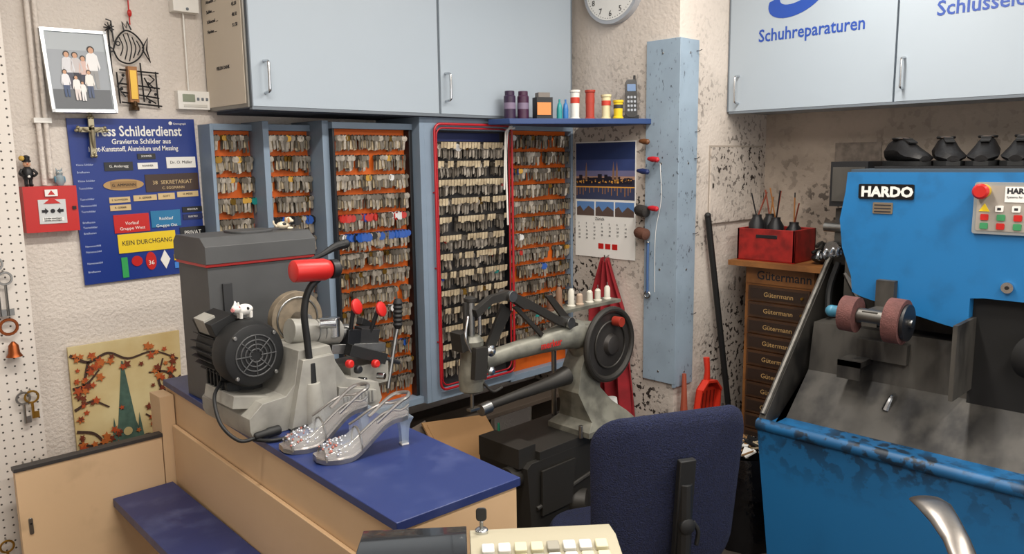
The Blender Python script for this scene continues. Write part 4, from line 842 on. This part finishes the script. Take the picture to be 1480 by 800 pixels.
# ------------------------------------------------------------------ office chair
c=Obj('office_chair',bevel=.003,loc=(1.88,1.42,0),rotz=-25.7); FAB=mat('chair_fabric','#172044',.9,hex2='#0f1632',vscale=160,bump=.9,bscale=260)
def pillow(c,W,Hh,T,r,m,F,bend=0,taper=0):
    secs=[]
    for sc,d in ((.02,-.5),(.5,-.5),(.86,-.48),(.96,-.36),(1,-.1),(1,.1),(.96,.36),(.86,.48),(.5,.5),(.02,.5)):
        P=rr(-W/2,-Hh/2,W/2,Hh/2,r,7); n=[]
        for a,b in P:
            a*=sc; b*=sc; a*=1+taper*(b/Hh); n.append(F.p(a,b,d*T+bend*a*a))
        secs.append(n)
    c.loft(secs,m)
back=Frame((0,-.27,.675),(1,0,0),(0,-.10,1))
pillow(c,.47,.50,.05,.09,FAB,back,bend=-.9,taper=.10)
pillow(c,.46,.44,.07,.12,FAB,Frame((0,.0,.42),(1,0,0),(0,1,0)))
pillow(c,.44,.42,.03,.12,RUB,Frame((0,.0,.375),(1,0,0),(0,1,0)))
c.tube([(0,-.02,.36),(0,-.22,.36),(0,-.31,.42),(0,-.325,.55),(0,-.325,.74)],.020,RUB,n=10)
c.obox((0,-.318,.66),(.05,.02,.30),RUB,(5,0,0)); c.lathe((.0,-.33,.62),(0,-1,0),[(.022,0),(.024,.015),(.012,.022)],RUB,16)
c.tube([(.02,-.335,.63),(.035,-.34,.60),(.03,-.34,.56)],.007,RUB,n=8)
c.cyl((0,0,.10),(0,0,.36),.028,RUB); c.cyl((0,0,.25),(0,0,.37),.018,CHROME)
c.box(-.09,.09,-.10,.10,.345,.365,RUB)
for i in range(5):
    a=rad(72*i+10); d=Vector((math.cos(a),math.sin(a),0)); c.tube([(0,0,.10),d*.15+Vector((0,0,.09)),d*.28+Vector((0,0,.07))],[.028,.02,.014],RUB,n=8)
    t=Vector((-d.y,d.x,0)); p=d*.28+Vector((0,0,.027))
    for sg in (-1,1): c.cyl(p+t*.008*sg,p+t*.024*sg,.026,RUB,n=16)
    c.cyl(p,p+Vector((0,0,.045)),.008,STEEL,n=8)
c.done()
# ------------------------------------------------------------------ cash register + stand
o=Obj('register_counter',bevel=.002); o.M=Matrix.Translation((.72,.72,0))@Matrix.Rotation(rad(-40),4,'Z'); o.box(-.25,.22,-.30,.13,.0,.855,CREAM); o.box(-.26,.23,-.31,.14,.855,.875,COUNT); o.done()
o=Obj('cash_register',bevel=.005); RG=mat('register_beige','#A9A28c',.45); o.M=Matrix.Translation((.735,.80,.876))@Matrix.Rotation(rad(-40),4,'Z')
o.box(-.22,.20,-.20,.12,0,.05,RG)
F=Frame((0,0,0),(0,1,0),(0,0,1))
o.prism(F,[(-.20,.05),(.155,.05),(.155,.125),(.10,.135),(-.20,.09)],-.04,.20,RG)
o.prism(F,[(-.20,.05),(.155,.05),(.155,.10),(.13,.145),(.04,.155),(-.06,.13),(-.20,.09)],-.215,-.045,mat('smoked_cover','#26282b',.12,alpha=.92,coat=.6))
kf=Frame((0,-.20,.0905),(1,0,0),(0,.30,.045))
for r_ in range(9):
    for c_ in range(8):
        x=-.022+c_*.026; v=.02+r_*.030
        if c_>5 and r_%3==0: continue
        o.rrect(kf,x,v,x+.020,v+.022,.003,0.0,.008,[mat('key_cream','#C4BE9f',.5),mat('key_white','#C9C8C2',.5),mat('key_greyish','#8f8b7e',.5)][(r_*3+c_*2)%5%3])
o.lathe((-.02,.135,.128),(0,0,1),[(.011,0),(.011,.008),(.006,.010)],CHROME,16); o.box(-.023,-.017,.133,.137,.136,.150,STEEL); o.rrect(Frame((-.02,.135,.15),(1,0,0),(0,0,1)),-.009,0,.009,.024,.006,-.0015,.0015,DARK)
o.done()
# ------------------------------------------------------------------ iron last stand, near right
o=Obj('shoe_last_stand'); AL=mat('polished_iron','#9b958f',.36,1,var=.25,vscale=20)
o.M=Matrix.Translation((1.62,.44,-.012))@Matrix.Rotation(rad(41),4,'Z')
prof=[(.13,.900,.022,.010),(.11,.912,.034,.014),(.07,.916,.036,.018),(.02,.908,.030,.020),(-.03,.893,.026,.020),(-.07,.868,.026,.022),(-.10,.83,.026,.024),(-.115,.78,.024,.024),(-.12,.70,.022,.022)]
secs=[]
for i,(x,z,w,t) in enumerate(prof):
    a=prof[max(i-1,0)]; b=prof[min(i+1,len(prof)-1)]; d=Vector((b[0]-a[0],0,b[1]-a[1])).normalized(); n=Vector((-d.z,0,d.x))
    secs.append([Vector((x,0,z))+Vector((0,1,0))*(w*math.cos(q))+n*(t*.6*math.sin(q)) for q in [2*math.pi*j/16 for j in range(16)]])
o.loft(secs,AL); o.cyl((-.12,0,.70),(-.12,0,.03),.022,AL); o.lathe((-.12,0,.012),(0,0,1),[(.16,0),(.16,.015),(.05,.03),(.025,.06)],AL,30); o.torus((-.12,0,.70),(0,0,1),.026,.006,AL); o.done()
# ------------------------------------------------------------------ lights
def area(name,loc,sx,sy,pw,col=(1,.94,.86)):
    l=bpy.data.lights.new(name,'AREA'); l.shape='RECTANGLE'; l.size=sx; l.size_y=sy; l.energy=pw; l.color=col
    ob=bpy.data.objects.new(name,l); COL.objects.link(ob); ob.location=loc; return ob
def lamp(name,x,y,p=31):
    o=Obj(name); o.box(x-.62,x+.62,y-.09,y+.09,2.70,2.749,WHITE); o.done(); area(name+'_light',(x,y,2.69),1.2,.16,p)
lamp('ceiling_lamp',.6,1.2); lamp('ceiling_lamp',2.2,1.2); lamp('ceiling_lamp',.6,-.3); lamp('ceiling_lamp',2.2,-.3)
w=bpy.data.worlds.new('world'); bpy.context.scene.world=w; w.use_nodes=True; bg=w.node_tree.nodes['Background']; bg.inputs[0].default_value=(1,.97,.95,1); bg.inputs[1].default_value=2.0
# ------------------------------------------------------------------ camera
f=1120.; H=1.62; yaw=rad(44); p=rad(8.53); r=0.013
Fh=Vector((math.sin(yaw),math.cos(yaw),0)); R=Vector((math.cos(yaw),-math.sin(yaw),0))
fw=Fh*math.cos(p)+Vector((0,0,-math.sin(p))); U=Fh*math.sin(p)+Vector((0,0,math.cos(p)))
U2=U*math.cos(r)+R*math.sin(r); R2=R*math.cos(r)-U*math.sin(r)
cam=bpy.data.cameras.new('camera'); co=bpy.data.objects.new('camera',cam); COL.objects.link(co)
M=Matrix((R2,U2,-fw)).transposed().to_4x4(); M.translation=Vector((0,0,H)); co.matrix_world=M
cam.lens=f/1480*36; cam.sensor_width=36; cam.clip_start=.02
bpy.context.scene.camera=co
bpy.context.scene.view_settings.view_transform='Standard'
